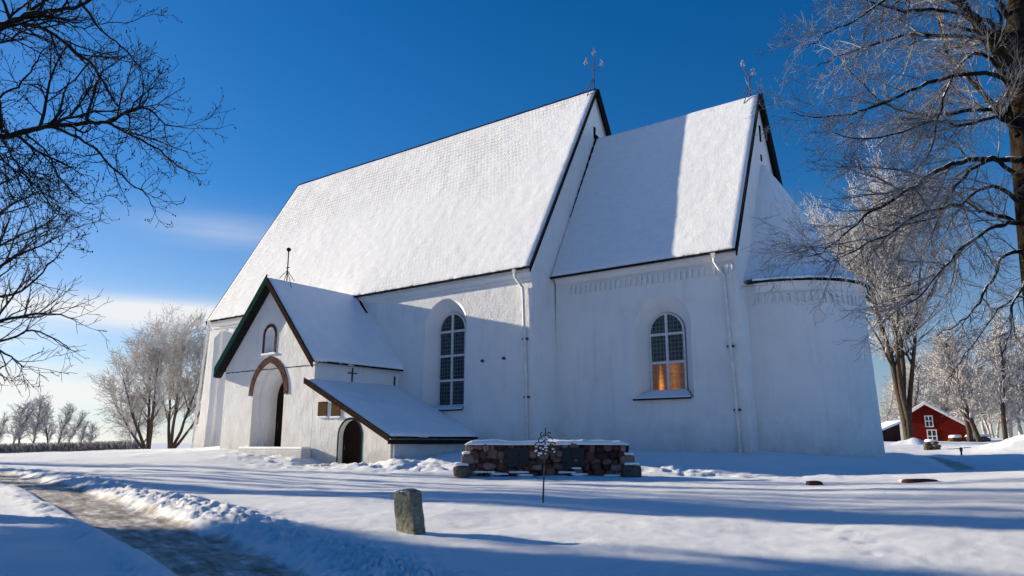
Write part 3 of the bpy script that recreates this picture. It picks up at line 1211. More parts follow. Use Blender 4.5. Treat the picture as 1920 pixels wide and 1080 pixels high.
# --- gable slits, wall anchors, tie plates
for (y, z, w, h) in ((36.75, 18.55, .11, .75),):
    mb = MB()
    mb.box(x1 - .03, x1 + .035, y - w, y + w, z - h / 2, z + h / 2, M['black'])
    mb.build('gable_slit', None, church)
for (y, z, w, h) in ((37.0, 16.0, .11, .9), (36.9, 14.6, .09, .35)):
    mb = MB()
    mb.box(x2 - .03, x2 + .035, y - w, y + w, z - h / 2, z + h / 2, M['black'])
    mb.build('gable_slit', None, church)
for px, py in ((906, 677), (946, 672)):
    p = at_y(px, py, yS - .12)
    mb = MB()
    mb.tube([(p[0], yS - .26, p[2]), (p[0], yS - .1, p[2])], .075, 8, M['iron'])
    mb.build('wall_anchor', None, church)


def downpipe(pts, r, name='downpipe', clips=()):
    mb = MB()
    mb.tube(pts, r, 10, M['pipe'])
    o = mb.build(name, None, church, True)
    for k in clips:
        mb = MB()
        p = Vector(k)
        mb.box(p.x - .15, p.x + .15, p.y - .03, p.y + .16, p.z - .05, p.z + .05, M['iron'])
        mb.build('pipe_clip', None, o)
    mb = MB()
    p0 = Vector(pts[0])
    mb.hexa([(p0.x - .07, p0.y - .07, p0.z - .10), (p0.x + .07, p0.y - .07, p0.z - .10), (p0.x + .07, p0.y + .07, p0.z - .10), (p0.x - .07, p0.y + .07, p0.z - .10),
             (p0.x - .11, p0.y - .11, p0.z + .14), (p0.x + .11, p0.y - .11, p0.z + .14), (p0.x + .11, p0.y + .11, p0.z + .14), (p0.x - .11, p0.y + .11, p0.z + .14)], M['pipe'])
    mb.build('rain_hopper', None, o)
    return o


yo = lambda z: yS - BT * (8.8 - z) - .11
downpipe([(-21.75, yS - .45, 8.55), (-21.72, yS - .45, 8.3), (-21.45, yo(7.7), 7.75), (-21.42, yo(7), 7.4), (-21.2, yo(3), 3.2), (-21.08, yo(-.4), -.55)], .075,
         clips=[(-21.3, yo(5.1), 5.1), (-21.17, yo(2.1), 2.2)])
yo2 = lambda z: yC - cbx * (8.6 - z) - .11
downpipe([(-12.0, yC - .42, 8.35), (-11.98, yC - .42, 8.1), (-11.7, yo2(7.4), 7.45), (-11.66, yo2(6.5), 6.5), (-11.45, yo2(2), 2), (-11.36, yo2(-.5), -.6)], .075,
         clips=[(-11.56, yo2(4.2), 4.2), (-11.42, yo2(1.4), 1.4)])
downpipe([(x0 + .2, yS - .55, 8.6), (x0 + .12, yS - .5, 8.2), (x0 - .1, yS - .42, 7.6), (x0 - .22, yS - .62, 3), (x0 - .3, yS - .72, -.4)], .07)

# --- porch
yP = 23.965
pxa, pxb, pxr = -38.05, -30.2, -34.15
Hpe, Hpr, wp = 4.10, 8.88, 4.27
kp = (Hpr - Hpe) / wp
def pz(x):
    return Hpr - kp * abs(x - pxr) - .10
porch = MB()
port = arch(-33.95, 1.36, -.36, 2.5, 12, pointed=True, rad=1.75)
port1 = arch(-33.95, 1.16, -.36, 2.45, 12, pointed=True, rad=1.5)
port2 = arch(-33.95, .92, -.36, 2.35, 12, pointed=True, rad=1.25)
nic = arch(-34.12, .43, 4.78, 5.72, 8)
nicb = arch(-34.12, .40, 4.82, 5.70, 8)
P0 = lambda x, z: (x, yP, z)
def PD(d):
    return lambda x, z: (x, yP + d, z)
outer = [(pxa - .03, zb), (pxb, zb), (pxb, pz(pxb)), (pxr, pz(pxr)), (pxa, pz(pxa))]
wall_face(porch, outer, [port, nic], P0, M['plaster'])
skin(porch, nic, nicb, P0, PD(.22), M['plaster_clean'])
porch.add([PD(.22)(*p) for p in nicb], [tuple(range(len(nicb)))], M['plaster_clean'])
skin(porch, port, port, P0, PD(.40), M['plaster_clean'])
skin(porch, port, port1, PD(.40), PD(.405), M['plaster_clean'])
skin(porch, port1, port1, PD(.405), PD(.75), M['plaster_clean'])
skin(porch, port1, port2, PD(.75), PD(.755), M['plaster_clean'])
skin(porch, port2, port2, PD(.755), PD(1.35), M['plaster_clean'])
porch.add([(pxa - .03, yP, zb), (pxa - .03, yS - .1, zb), (pxa, yS - .1, pz(pxa)), (pxa, yP, pz(pxa))], [(0, 1, 2, 3)], M['plaster'])
porch.add([(pxb, yP, zb), (pxb, yS - .1, zb), (pxb, yS - .1, pz(pxb)), (pxb, yP, pz(pxb))], [(0, 1, 2, 3)], M['plaster'])
porch.box(-35.2, -32.7, yP + 1.35, yP + 1.6, -.6, 4.0, M['black'])
porch.box(-35.0, -32.9, yP + .0, yP + 1.35, -.6, -.34, M['granite'])
porch_wall = porch.build('porch_wall', None, church)
# string line across the front at eaves height: a thin ragged course
mb = MB()
for i in range(64):
    xa = pxa + (pxb - pxa) * i / 64
    xb_ = pxa + (pxb - pxa) * (i + 1) / 64
    mb.box(xa, xb_ + .001, yP - .018, yP + .02, 3.845 + rng.uniform(-.01, .01), 3.88 + rng.uniform(-.01, .012), M['brown_board'])
mb.build('string_course', None, porch_wall)
# brick arch over the portal
mb = MB()
bo = arch(-33.95, 1.72, 2.5, 2.5, 14, pointed=True, rad=2.12)[1:-1]
bi = arch(-33.95, 1.37, 2.5, 2.5, 14, pointed=True, rad=1.76)[1:-1]
skin(mb, bo, bi, PD(-.045), PD(-.045), M['brick'], False)
skin(mb, bo, bo, PD(-.045), PD(.03), M['brick'], False)
skin(mb, bi, bi, PD(-.045), PD(.03), M['brick'], False)
mb.build('brick_arch', None, porch_wall)
mb = MB()
bo = arch(-34.12, .60, 4.74, 5.74, 8)
bi = arch(-34.12, .44, 4.74, 5.72, 8)
skin(mb, bo, bi, PD(-.035), PD(-.035), M['brick'], False)
skin(mb, bo, bo, PD(-.035), PD(.03), M['brick'], False)
skin(mb, bi, bi, PD(-.035), PD(.03), M['brick'], False)
mb.build('niche_surround', None, porch_wall)
mb = MB()
mb.box(-34.72, -33.5, yP - .09, yP + .2, 4.66, 4.74, M['snow_cap'])
mb.build('niche_sill', None, porch_wall)
# open door leaf standing inside the portal
mb = MB()
dl = arch(-33.95, .92, -.34, 2.35, 12, pointed=True, rad=1.25)
mb.prism([p for p in dl], lambda a, b: (a, yP + 1.25, b), lambda a, b: (a, yP + 1.32, b), M['door'])
door1 = mb.build('door', None, church, loc=(-33.95, yP + 1.25, -.34))
mb = MB()
mb.tube([(-34.6, yP + 1.2, .75), (-34.6, yP + 1.2, 1.05)], .02, 6, M['iron'])
mb.build('handle', None, door1)
# step with a snow cover
st = MB()
st.box(-35.45, -30.1, yP - .6, yP - .012, -1.2, -.34, M['plaster'])
step = st.build('porch_step', None, church, bevel=.04)
mb = MB()
mb.box(-35.42, -30.14, yP - .57, yP - .03, -.338, -.2, M['snow_cap'])
mb.build('snow_cover', None, step, bevel=.05)
# porch roof
mb = MB()
ya, yb = yP - .42, yS + .12
def slab(mb, s, t0, t1, mat, y0=ya, y1=yb, ext=0.0):
    xe = pxr + s * (wp + ext)
    ze = Hpe - kp * ext
    mb.hexa([(pxr, y0, Hpr - t0), (xe, y0, ze - t0), (xe, y1, ze - t0), (pxr, y1, Hpr - t0), (pxr, y0, Hpr - t1), (xe, y0, ze - t1), (xe, y1, ze - t1), (pxr, y1, Hpr - t1)], mat)
slab(mb, 1, .12, .03, M['dark_board'])
slab(mb, -1, .12, .03, M['dark_board'])
porch_roof = mb.build('porch_roof', None, church)
snow_obj('snow_cover', [roof_sheet((pxr + wp + .03, ya + .05, Hpe - .06), (pxr + wp + .03, yb, Hpe - .06), (pxr, ya + .05, Hpr - .03), (pxr, yb, Hpr - .03), 60, 60, .10, .05, 160, 0.0),
                        roof_sheet((pxr - wp - .03, ya + .05, Hpe - .06), (pxr - wp - .03, yb, Hpe - .06), (pxr, ya + .05, Hpr - .03), (pxr, yb, Hpr - .03), 40, 40, .10, .05, 170, 0.0)], porch_roof, M['snow_cap'])
mb = MB()
mb.hexa([(pxr, ya - .06, Hpr - .42), (pxr + wp + .04, ya - .06, Hpe - .42), (pxr + wp + .04, ya, Hpe - .42), (pxr, ya, Hpr - .42),
         (pxr, ya - .06, Hpr - .02), (pxr + wp + .04, ya - .06, Hpe - .06), (pxr + wp + .04, ya, Hpe - .06), (pxr, ya, Hpr - .02)], M['brown_board'])
o = mb.build('barge_board', None, porch_roof)
mb = MB()
mb.hexa([(pxr, ya - .06, Hpr - .36), (pxr - wp - .1, ya - .06, Hpe - .46), (pxr - wp - .1, ya, Hpe - .46), (pxr, ya, Hpr - .36),
         (pxr, ya - .06, Hpr + .16), (pxr - wp - .1, ya - .06, Hpe + .06), (pxr - wp - .1, ya, Hpe + .06), (pxr, ya, Hpr + .16)], M['copper'])
o = mb.build('barge_board', None, porch_roof)
o['label'] = 'green copper covered barge board'
mb = MB()   # dark boarded soffit of the left rake
mb.hexa([(pxr, ya + .001, Hpr - .44), (pxr - wp - .06, ya + .001, Hpe - .5), (pxr - wp - .06, yP - .004, Hpe - .5), (pxr, yP - .004, Hpr - .44),
         (pxr, ya + .001, Hpr - .13), (pxr - wp - .06, ya + .001, Hpe - .19), (pxr - wp - .06, yP - .004, Hpe - .19), (pxr, yP - .004, Hpr - .13)], M['dark_board'])
mb.build('soffit', None, porch_roof)
mb = MB()
mb.bar((pxr + wp + .03, ya, Hpe - .09), (pxr + wp + .03, yS - .15, Hpe - .09), .09, .09, M['dark_board'])
mb.build('eave_board', None, porch_roof)
mb = MB()  # dark prism standing in for the shade in the gap against the nave wall
mb.hexa([(pxr + .1, yS - .34, Hpr - .2), (pxr + 1.3, yS - .34, Hpr - 1.5), (pxr + 1.3, yS - .2, Hpr - 1.5), (pxr + .1, yS - .2, Hpr - .2),
         (pxr + .0, yS - .30, Hpr + .13), (pxr + 1.25, yS - .34, Hpr - 1.24), (pxr + 1.25, yS - .2, Hpr - 1.2), (pxr + .1, yS - .2, Hpr + .13)], M['dark_board'])
mb.build('flashing_or_gap_shade', None, porch_roof)
# iron cross and vent on the porch side wall
mb = MB()
def ax(px, py):
    v = ray(px, py)
    return v * ((pxb + .03) / v[0])
c0, c1 = ax(661, 690), ax(661, 716)
mb.bar((pxb + .04, c0[1], c1[2]), (pxb + .04, c0[1], c0[2]), .06, .06, M['iron'], up=(1, 0, 0))
mb.bar((pxb + .04, c0[1] - .3, (c0[2] * .62 + c1[2] * .38)), (pxb + .04, c0[1] + .3, (c0[2] * .62 + c1[2] * .38)), .06, .06, M['iron'])
mb.build('wall_cross', None, church)
mb = MB()  # dark bar set on the wall in place of the shaded slit opening
c0, c1 = ax(740, 706), ax(740, 724)
mb.bar((pxb + .04, c0[1], c1[2]), (pxb + .04, c0[1], c0[2]), .07, .07, M['iron'], up=(1, 0, 0))
mb.build('wall_slit', None, church)

# --- lean-to beside the porch
xl0, xl1 = -30.2, -24.62
zt0, zt1 = 3.05, .42
yL = yP + .004
kl = (zt0 - zt1) / (xl1 - xl0)
ln = MB()
sd = arch(-27.34, .80, -1.3, .28, 10)
LP = lambda x, z: (x, yL, z)
wall_face(ln, [(xl0 + .003, zb), (xl1 + .06, zb), (xl1, zt1 - .05), (xl0 + .003, zt0 - .05)], [sd], LP, M['plaster'])
skin(ln, sd, sd, LP, lambda x, z: (x, yL + .3, z), M['plaster_clean'])
ln.add([(xl1 + .06, yL, zb), (xl1 + .06, yS - .05, zb), (xl1, yS - .05, zt1 - .05), (xl1, yL, zt1 - .05)], [(0, 1, 2, 3)], M['plaster'])
lean_wall = ln.build('annexe_wall', None, church)
mb = MB()
mb.prism(sd, lambda a, b: (a, yL + .26, b), lambda a, b: (a, yL + .34, b), M['door'])
door2 = mb.build('door', None, church, loc=(-27.34, yL + .26, -1.3))
door2['label'] = 'low round arched door of diagonal brown planks'
mb = MB()
mb.tube([(-27.95, yL + .22, -.35), (-27.95, yL + .22, -.1)], .02, 6, M['iron'])
mb.build('handle', None, door2)
mb = MB()
so_ = arch(-27.34, .90, -1.3, .28, 10)[1:-1]
si_ = arch(-27.34, .80, -1.3, .28, 10)[1:-1]
skin(mb, [( -28.24, -1.3)] + so_ + [(-26.44, -1.3)], [(-28.14, -1.3)] + si_ + [(-26.54, -1.3)], lambda x, z: (x, yL - .012, z), lambda x, z: (x, yL - .012, z), M['copper'], False)
mb.build('door_surround', None, lean_wall)
for (a, b, c, d) in ((598, 754, 613, 780), (623, 755, 638, 780)):
    p0, p1 = at_y(a, b, yL), at_y(c, d, yL)
    mb = MB()
    mb.box(p0[0], p1[0], yL - .05, yL - .003, p1[2], p0[2], M['plaque'])
    mb.bar((p0[0], yL - .055, p0[2] - .02), (p1[0], yL - .055, p0[2] - .02), .02, .04, M['dark_board'])
    pq = mb.build('plaque', None, church)
    mb = MB()
    mb.box(p0[0] - .04, p1[0] + .04, yL - .10, yL - .003, p1[2] - .07, p1[2] - .003, M['snow_cap'])
    mb.build('ledge', None, pq)
lr = MB()
y0_, y1_ = yP - .36, yS - .02
xe = xl1 + .28
ze = zt1 - kl * .28
lr.hexa([(xl0 - .2, y0_, zt0 + kl * .2 - .08), (xe, y0_, ze - .08), (xe, y1_, ze - .08), (xl0 - .2, y1_, zt0 + kl * .2 - .08),
         (xl0 - .2, y0_, zt0 + kl * .2), (xe, y0_, ze), (xe, y1_, ze), (xl0 - .2, y1_, zt0 + kl * .2)], M['dark_board'])
lean_roof = lr.build('annexe_roof', None, church)
snow_obj('snow_cover', [roof_sheet((xe + .04, y0_ + .05, ze), (xe + .04, y1_, ze), (xl0 - .15, y0_ + .05, zt0 + kl * .15), (xl0 - .15, y1_, zt0 + kl * .15), 60, 60, .13, .06, 180, 0.0)], lean_roof, M['snow_cap'])
mb = MB()
mb.hexa([(xl0 - .3, y0_ - .06, zt0 + kl * .3 - .26), (xe + .05, y0_ - .06, ze - .26), (xe + .05, y0_, ze - .26), (xl0 - .3, y0_, zt0 + kl * .3 - .26),
         (xl0 - .3, y0_ - .06, zt0 + kl * .3 + .02), (xe + .05, y0_ - .06, ze + .0), (xe + .05, y0_, ze + .0), (xl0 - .3, y0_, zt0 + kl * .3 + .02)], M['brown_board'])
mb.build('barge_board', None, lean_roof)
mb = MB()
mb.bar((xe + .02, y0_, ze - .05), (xe + .02, y1_, ze - .05), .1, .1, M['dark_board'])
mb.bar((xe - .02, y0_, ze - .25), (xe - .02, y1_, ze - .25), .12, .2, M['dark_board'])
mb.build('gutter', None, lean_roof)
mb = MB()
mb.tube([(xl1 + .12, yL + .12, ze - .1), (xl1 + .12, yL + .12, -1.0)], .055, 8, M['pipe'])
mb.build('downpipe', None, church, True)

# --- roof finials
def rod(mb, a, b, r, mat):
    mb.tube([a, b], r, 6, mat)
def rime(mb, p, r, n=26):
    for _ in range(n):
        d = Vector((rng.gauss(0, 1), rng.gauss(0, 1), rng.gauss(0, 1))).normalized()
        q = Vector(p) + d * r * rng.uniform(.2, 1)
        s = r * .28
        e = Vector((rng.gauss(0, 1), rng.gauss(0, 1), rng.gauss(0, 1))).normalized() * s
        f = e.orthogonal().normalized() * s
        mb.add([q - e, q + f, q + e, q - f, q + e.cross(f).normalized() * s], [(0, 1, 4), (1, 2, 4), (2, 3, 4), (3, 0, 4), (3, 2, 1, 0)], M['frost_iron'])

def roof_vane(name, x, ztop, H, heads, dirx):
    mb = MB()
    b = (x, YR, ztop)
    rod(mb, b, (x, YR, ztop + H * .62), .035, M['iron'])
    rod(mb, (x - H * .28, YR, ztop - .0), (x, YR, ztop + H * .34), .022, M['iron'])
    rod(mb, (x - H * .14, YR - .35, ztop - .5), (x, YR, ztop + H * .30), .02, M['iron'])
    o = mb.build(name, None, church, True)
    for (dx, h) in heads:
        mb = MB()
        rod(mb, (x, YR, ztop + H * .5), (x + dx, YR, ztop + h * H - .1), .024, M['iron'])
        rime(mb, (x + dx, YR, ztop + h * H), .16)
        rime(mb, (x + dx, YR, ztop + h * H + .22), .12, 12)
        mb.build('frosted_finial', None, o)
    return o
roof_vane('roof_vane', rx1 - .15, Hr, 2.6, ((-.55, .80), (.05, .97), (.55, .62)), 1)
roof_vane('roof_vane', crx1 - .45, Hcr, 2.0, ((-.30, .98), (.24, .64)), 1)
mb = MB()
fx, fyy = pxr + .1, ya + 1.2
rod(mb, (fx, fyy, Hpr), (fx, fyy, Hpr + 1.75), .035, M['iron'])
rod(mb, (fx - .14, fyy, Hpr + .75), (fx + .14, fyy, Hpr + .75), .03, M['iron'])
for d in ((.45, 0), (-.45, 0), (0, .5), (0, -.5)):
    rod(mb, (fx + d[0], fyy + d[1], Hpr - abs(d[0]) * kp + .05), (fx, fyy, Hpr + .6), .018, M['iron'])
fin = mb.build('ridge_finial', None, church, True)
mb = MB()
mb.tube([(fx, fyy, Hpr + 1.68), (fx, fyy, Hpr + 1.76), (fx, fyy, Hpr + 1.86), (fx, fyy, Hpr + 1.92)], [.05, .13, .12, .03], 8, M['brown_board'])
mb.build('finial_knob', None, fin, True)

# ------------------------------------------------------------------ churchyard things
def lumpy(mb, c, size, mat, seed, sub=2, rough=.18, rot=0.0):
    bm = bmesh.new()
    bmesh.ops.create_icosphere(bm, subdivisions=sub, radius=1)
    r_ = random.Random(seed)
    ph = [r_.uniform(0, 9) for _ in range(6)]
    V = []
    for v in bm.verts:
        p = v.co
        k = 1 + rough * (math.sin(p.x * 2.6 + ph[0]) * math.sin(p.y * 2.9 + ph[1]) + .6 * math.sin(p.z * 4.1 + ph[2]) * math.sin(p.x * 3.7 + ph[3]))
        q = Vector((math.copysign(abs(p.x) ** .7, p.x), math.copysign(abs(p.y) ** .7, p.y), math.copysign(abs(p.z) ** .7, p.z))) * k
        q = Vector((q.x * size[0], q.y * size[1], q.z * size[2]))
        q.rotate(Matrix.Rotation(rot, 3, 'Z'))
        V.append(q + Vector(c))
    mb.add(V, [tuple(v.index for v in f.verts) for f in bm.faces], mat)
    bm.free()


# memorial wall of field stones
A = at(878, 893, 26.4)
B = at(1174, 893, 25.9)
dirv = Vector((B[0] - A[0], B[1] - A[1], 0))
LEN = dirv.length
dirv.normalize()
nor = Vector((dirv.y, -dirv.x, 0))          # towards the camera
zm = (A[2] + B[2]) / 2 - .02
mem = empty('memorial_wall', (A[0], A[1], zm), 'low memorial wall of dark red and grey field stones with two dark plates, snow on top', 'stone wall')
HM = 1.16
def ml(u, v, z):
    p = Vector((A[0], A[1], 0)) + dirv * u - nor * v
    return (p.x, p.y, zm + z)
mb = MB()
mb.hexa([ml(.1, .08, -.3), ml(LEN - .1, .08, -.3), ml(LEN - .1, .75, -.3), ml(.1, .75, -.3), ml(.1, .08, HM - .08), ml(LEN - .1, .08, HM - .08), ml(LEN - .1, .7, HM - .08), ml(.1, .7, HM - .08)], M['mortar'])
rotz = math.atan2(dirv.y, dirv.x)
rr = random.Random(5)
row = 0
z = .0
while z < HM - .08:
    hh = rr.uniform(.15, .27)
    if z + hh > HM:
        hh = HM - z
    u = 0.0
    while u < LEN:
        w = rr.uniform(.16, .46)
        if u + w > LEN:
            w = LEN - u
        if w > .1:
            lumpy(mb, ml(u + w / 2, .10 + rr.uniform(-.04, .04), z + hh / 2 + rr.uniform(-.05, .05)), (w * .54, .14 + rr.uniform(0, .07), hh * rr.uniform(.52, .72)), M['rubble'], int(u * 999 + z * 77), 2, .22, rotz)
        u += w
    z += hh
for s in (0, LEN):
    for k in range(4):
        lumpy(mb, ml(s, .42 + rr.uniform(-.1, .1), .15 + k * .27), (.16, .3, .16), M['rubble'], 400 + k + int(s), 2, .25, rotz)
mb.build('masonry', None, mem, True)
# snow cap with uneven thickness
n = 60
mb = MB()
V, Fc = [], []
cols = 7
for i in range(n + 1):
    u = -.12 + (LEN + .24) * i / n
    for j in range(cols):
        v = -.06 + .86 * j / (cols - 1)
        e = min(1, min(i, n - i) / 2.5) * (1 if 0 < j < cols - 1 else .15)
        V.append(ml(u, v + .03 * float(vnoise(u * 2, v * 3, 7)), HM - .05 + e * (.12 + .09 * float(vnoise(u * 1.3, v * 2, 3)) + .05 * float(vnoise(u * 5, v * 5, 4)))))
for i in range(n):
    for j in range(cols - 1):
        Fc.append((i * cols + j, i * cols + j + 1, (i + 1) * cols + j + 1, (i + 1) * cols + j))
base = len(V)
for i in range(n + 1):
    for j in (0, cols - 1):
        p = V[i * cols + j]
        V.append((p[0], p[1], p[2] - .05))
for i in range(n):
    Fc.append((i * cols, (i + 1) * cols, base + 2 * (i + 1), base + 2 * i))
    Fc.append((i * cols + cols - 1, (i + 1) * cols + cols - 1, base + 2 * (i + 1) + 1, base + 2 * i + 1))
for i in (0, n):
    Fc.append(tuple(i * cols + j for j in range(cols)) + (base + 2 * i + 1, base + 2 * i))
mb.add(V, Fc, M['snow_cap'])
for _ in range(11):
    u = rr.uniform(0.2, LEN - .2)
    zz = rr.choice((.06, .1, .3, .16, .08))
    lumpy(mb, ml(u, -.06, zz), (rr.uniform(.12, .4), .10, .035), M['snow_cap'], int(u * 1000), 2, .2, rotz)
mb.build('snow_cap', None, mem, True)
def mu(px):     # position along the wall seen at photo column px
    best = min(range(0, 400), key=lambda k: abs(_px(ml(LEN * k / 400, 0, .5))[0] - px))
    return LEN * best / 400
def _px(p):
    x, y, z = p
    c, s = math.cos(YAW), math.sin(YAW)
    r = x * c + y * s
    d = -x * s + y * c
    c, s = math.cos(PITCH), math.sin(PITCH)
    u = z * c - d * s
    d2 = d * c + z * s
    return 960 + F * r / d2, 540 - F * u / d2
for a, b in ((949, 992), (1054, 1096)):
    ua, ub = mu(a), mu(b)
    mb = MB()
    mb.hexa([ml(ua, -.14, .34), ml(ub, -.14, .34), ml(ub, -.06, .34), ml(ua, -.06, .34), ml(ua, -.12, .98), ml(ub, -.12, .98), ml(ub, -.06, .98), ml(ua, -.06, .98)], M['plate'])
    mb.build('memorial_plate', None, mem, bevel=.012)
for (u, v, sz, nm) in ((-.2, -.12, (.30, .3, .21), 'a'), (-.02, .12, (.26, .3, .2), 'b'), (LEN + .2, -.1, (.32, .32, .25), 'a'), (LEN + .06, .15, (.28, .3, .18), 'b')):
    mb = MB()
    zc = .18 if nm == 'a' else .58
    lumpy(mb, ml(u, v, zc), sz, M['granite'] if nm == 'a' else M['rubble'], int(u * 100) + 3, 3, .12, rotz)
    blk = mb.build('end_stone', None, mem, True)
    mb = MB()
    lumpy(mb, ml(u, v + .02, zc + sz[2] + .02), (sz[0] * .85, sz[1] * .85, .06), M['snow_cap'], 9, 2, .15, rotz)
    mb.build('snow_cap', None, blk, True)

# tilted gravestone in the foreground
g0 = on_ground(771, 997)
ghz = gz(g0[0], g0[1])
gs = empty('gravestone', (g0[0], g0[1], ghz), 'small mossy grey gravestone leaning to one side alone in the foreground snow', 'gravestone')
e_r = Vector((math.cos(YAW), math.sin(YAW), 0))
e_d = Vector((-math.sin(YAW), math.cos(YAW), 0))
def gl(r, d, z):
    q = Vector(g0) * 0 + Vector((g0[0], g0[1], ghz)) + e_r * (r - .10 * z / .7 - .005) + e_d * (d + .12 * z) + Vector((0, 0, z))
    return q
bm = bmesh.new()
nx_, nd_, nz_ = 8, 5, 12
def gp(i, j, k):
    r = -.24 + .48 * i / nx_
    d = -.12 + .24 * j / nd_
    z = -.25 + .90 * k / nz_
    # front face turned so that its right flank shows
    th = -.78
    rr_, dd = r * math.cos(th) - d * math.sin(th), r * math.sin(th) + d * math.cos(th)
    tp = .03 * math.sin(r * 9 + 1) if k == nz_ else 0
    n_ = .012 * float(vnoise(r * 14 + k, z * 14 + j * 3.3, 5))
    edge = (i in (0, nx_)) + (j in (0, nd_)) + (k == nz_)
    sh = .96 if edge >= 2 else 1
    return gl(rr_ * sh + n_, dd * sh + n_, z + tp - (.012 if edge >= 2 and k == nz_ else 0))
mb = MB()
def grid(fn, na_, nb_):
    V = [fn(i, j) for i in range(na_ + 1) for j in range(nb_ + 1)]
    mb.add(V, [(i * (nb_ + 1) + j, i * (nb_ + 1) + j + 1, (i + 1) * (nb_ + 1) + j + 1, (i + 1) * (nb_ + 1) + j) for i in range(na_) for j in range(nb_)], M['grave'])
grid(lambda i, k: gp(i, 0, k), nx_, nz_)
grid(lambda i, k: gp(i, nd_, k), nx_, nz_)
grid(lambda j, k: gp(0, j, k), nd_, nz_)
grid(lambda j, k: gp(nx_, j, k), nd_, nz_)
grid(lambda i, j: gp(i, j, nz_), nx_, nd_)
stone = mb.build('headstone', None, gs)
bmx = bmesh.new(); bmx.from_mesh(stone.data); bmesh.ops.remove_doubles(bmx, verts=bmx.verts, dist=1e-4); bmx.to_mesh(stone.data); bmx.free()
stone.data.polygons.foreach_set('use_smooth', [False] * len(stone.data.polygons))
mb = MB()
for k in range(9):
    lumpy(mb, gl(rr.uniform(-.17, .17), rr.uniform(-.08, .1), .635), (.07, .06, .014), M['snow_cap'], k, 1, .2)
mb.build('snow_cap', None, gs, True)

# wrought iron grave cross
c0 = on_ground(1018, 946)
cz = gz(c0[0], c0[1])
ic = empty('grave_cross', (c0[0], c0[1], cz), 'thin ornate iron grave cross with frosted scrolls standing in front of the memorial wall', 'grave cross')
def cl(r, z):
    q = Vector((c0[0], c0[1], cz)) + e_r * (r + z * .045) + Vector((0, 0, z))
    return q
mb = MB()
mb.tube([cl(0, -.3), cl(0, .8), cl(0, 1.56)], [.02, .018, .012], 7, M['iron'])
mb.build('rod', None, ic, True)
mb = MB()
def scroll(cx, cz_, r, a0, a1, mat):
    pts = [cl(cx + r * (1 - .35 * k / 14) * math.cos(a0 + (a1 - a0) * k / 14), cz_ + r * (1 - .35 * k / 14) * math.sin(a0 + (a1 - a0) * k / 14)) for k in range(15)]
    mb.tube(pts, .013, 5, mat)
for s in (-1, 1):
    for (cx, cz_, r) in ((.09, 1.30, .07), (.13, 1.12, .09), (.08, 1.02, .06), (.16, 1.2, .06), (.07, 1.42, .045), (.19, 1.07, .05)):
        scroll(s * cx, cz_, r, 0, s * 5.2, M['iron'])
    mb.tube([cl(0, 1.15), cl(s * .24, 1.15)], .014, 5, M['iron'])
mb.build('scrollwork', None, ic, True)
mb = MB()
for _ in range(24):
    r_, z_ = rr.uniform(-.22, .22), rr.uniform(.98, 1.4)
    if abs(r_) < .26 - abs(z_ - 1.13) * .55:
        lumpy(mb, cl(r_, z_), (.03, .03, .017), M['snow_cap'], int(z_ * 1000), 1, .2)
mb.build('snow_clumps', None, ic, True)

# two half-buried grave slabs on the right
for (px, py, w, lab) in ((1527, 907, .42, 'small half buried dark stone slab poking out of the snow'), (1726, 905, .85, 'longer reddish grave slab edge half buried in the snow')):
    p = at(px, py, 21.0)
    z = gz(p[0], p[1])
    o = None
    mb = MB()
    lumpy(mb, (p[0], p[1], z + .02), (w * .55, .16, .09), M['red_stone'], int(px), 3, .12, YAW)
    o = mb.build('grave_slab', None, None, True, loc=(p[0], p[1], z))
    tag(o, lab, 'grave slab', 'grave slabs half buried in snow')
    mb = MB()
    lumpy(mb, Vector((p[0], p[1], z + .055)) + e_d * .09, (w * .56, .17, .05), M['snow_cap'], int(px) + 4, 3, .15, YAW)
    mb.build('snow_cap', None, o, True)

# small post and stone gate pillar by the far path
p = at(1803, 853, 44)
z = gz(p[0], p[1])
mb = MB()
mb.tube([(p[0], p[1], z - .2), (p[0], p[1], z + .22), (p[0], p[1], z + .24), (p[0], p[1], z + .42), (p[0], p[1], z + .46)], [.05, .05, .085, .085, .03], 9, M['iron'])
tag(mb.build('path_light', None, None, True, loc=(p[0], p[1], z)), 'small dark bollard light standing at the edge of the shaded path', 'bollard light')
p = at(1748, 847, 50)
z = gz(p[0], p[1])
mb = MB()
for k in range(3):
    for q in range(2):
        lumpy(mb, (p[0] + (q - .5) * .4 + rr.uniform(-.06, .06), p[1] + rr.uniform(-.1, .1), z + .05 + k * .2), (rr.uniform(.22, .32), .36, rr.uniform(.1, .15)), M['granite'], 70 + k * 3 + q, 2, .2)
gp_ = mb.build('gate_pillar', None, None, True, loc=(p[0], p[1], z))
tag(gp_, 'short stone gate pillar standing in the snow before the red house', 'gate pillar')
mb = MB()
lumpy(mb, (p[0], p[1], z + .6), (.4, .4, .1), M['snow_cap'], 8, 2, .1)
mb.build('snow_cap', None, gp_, True)

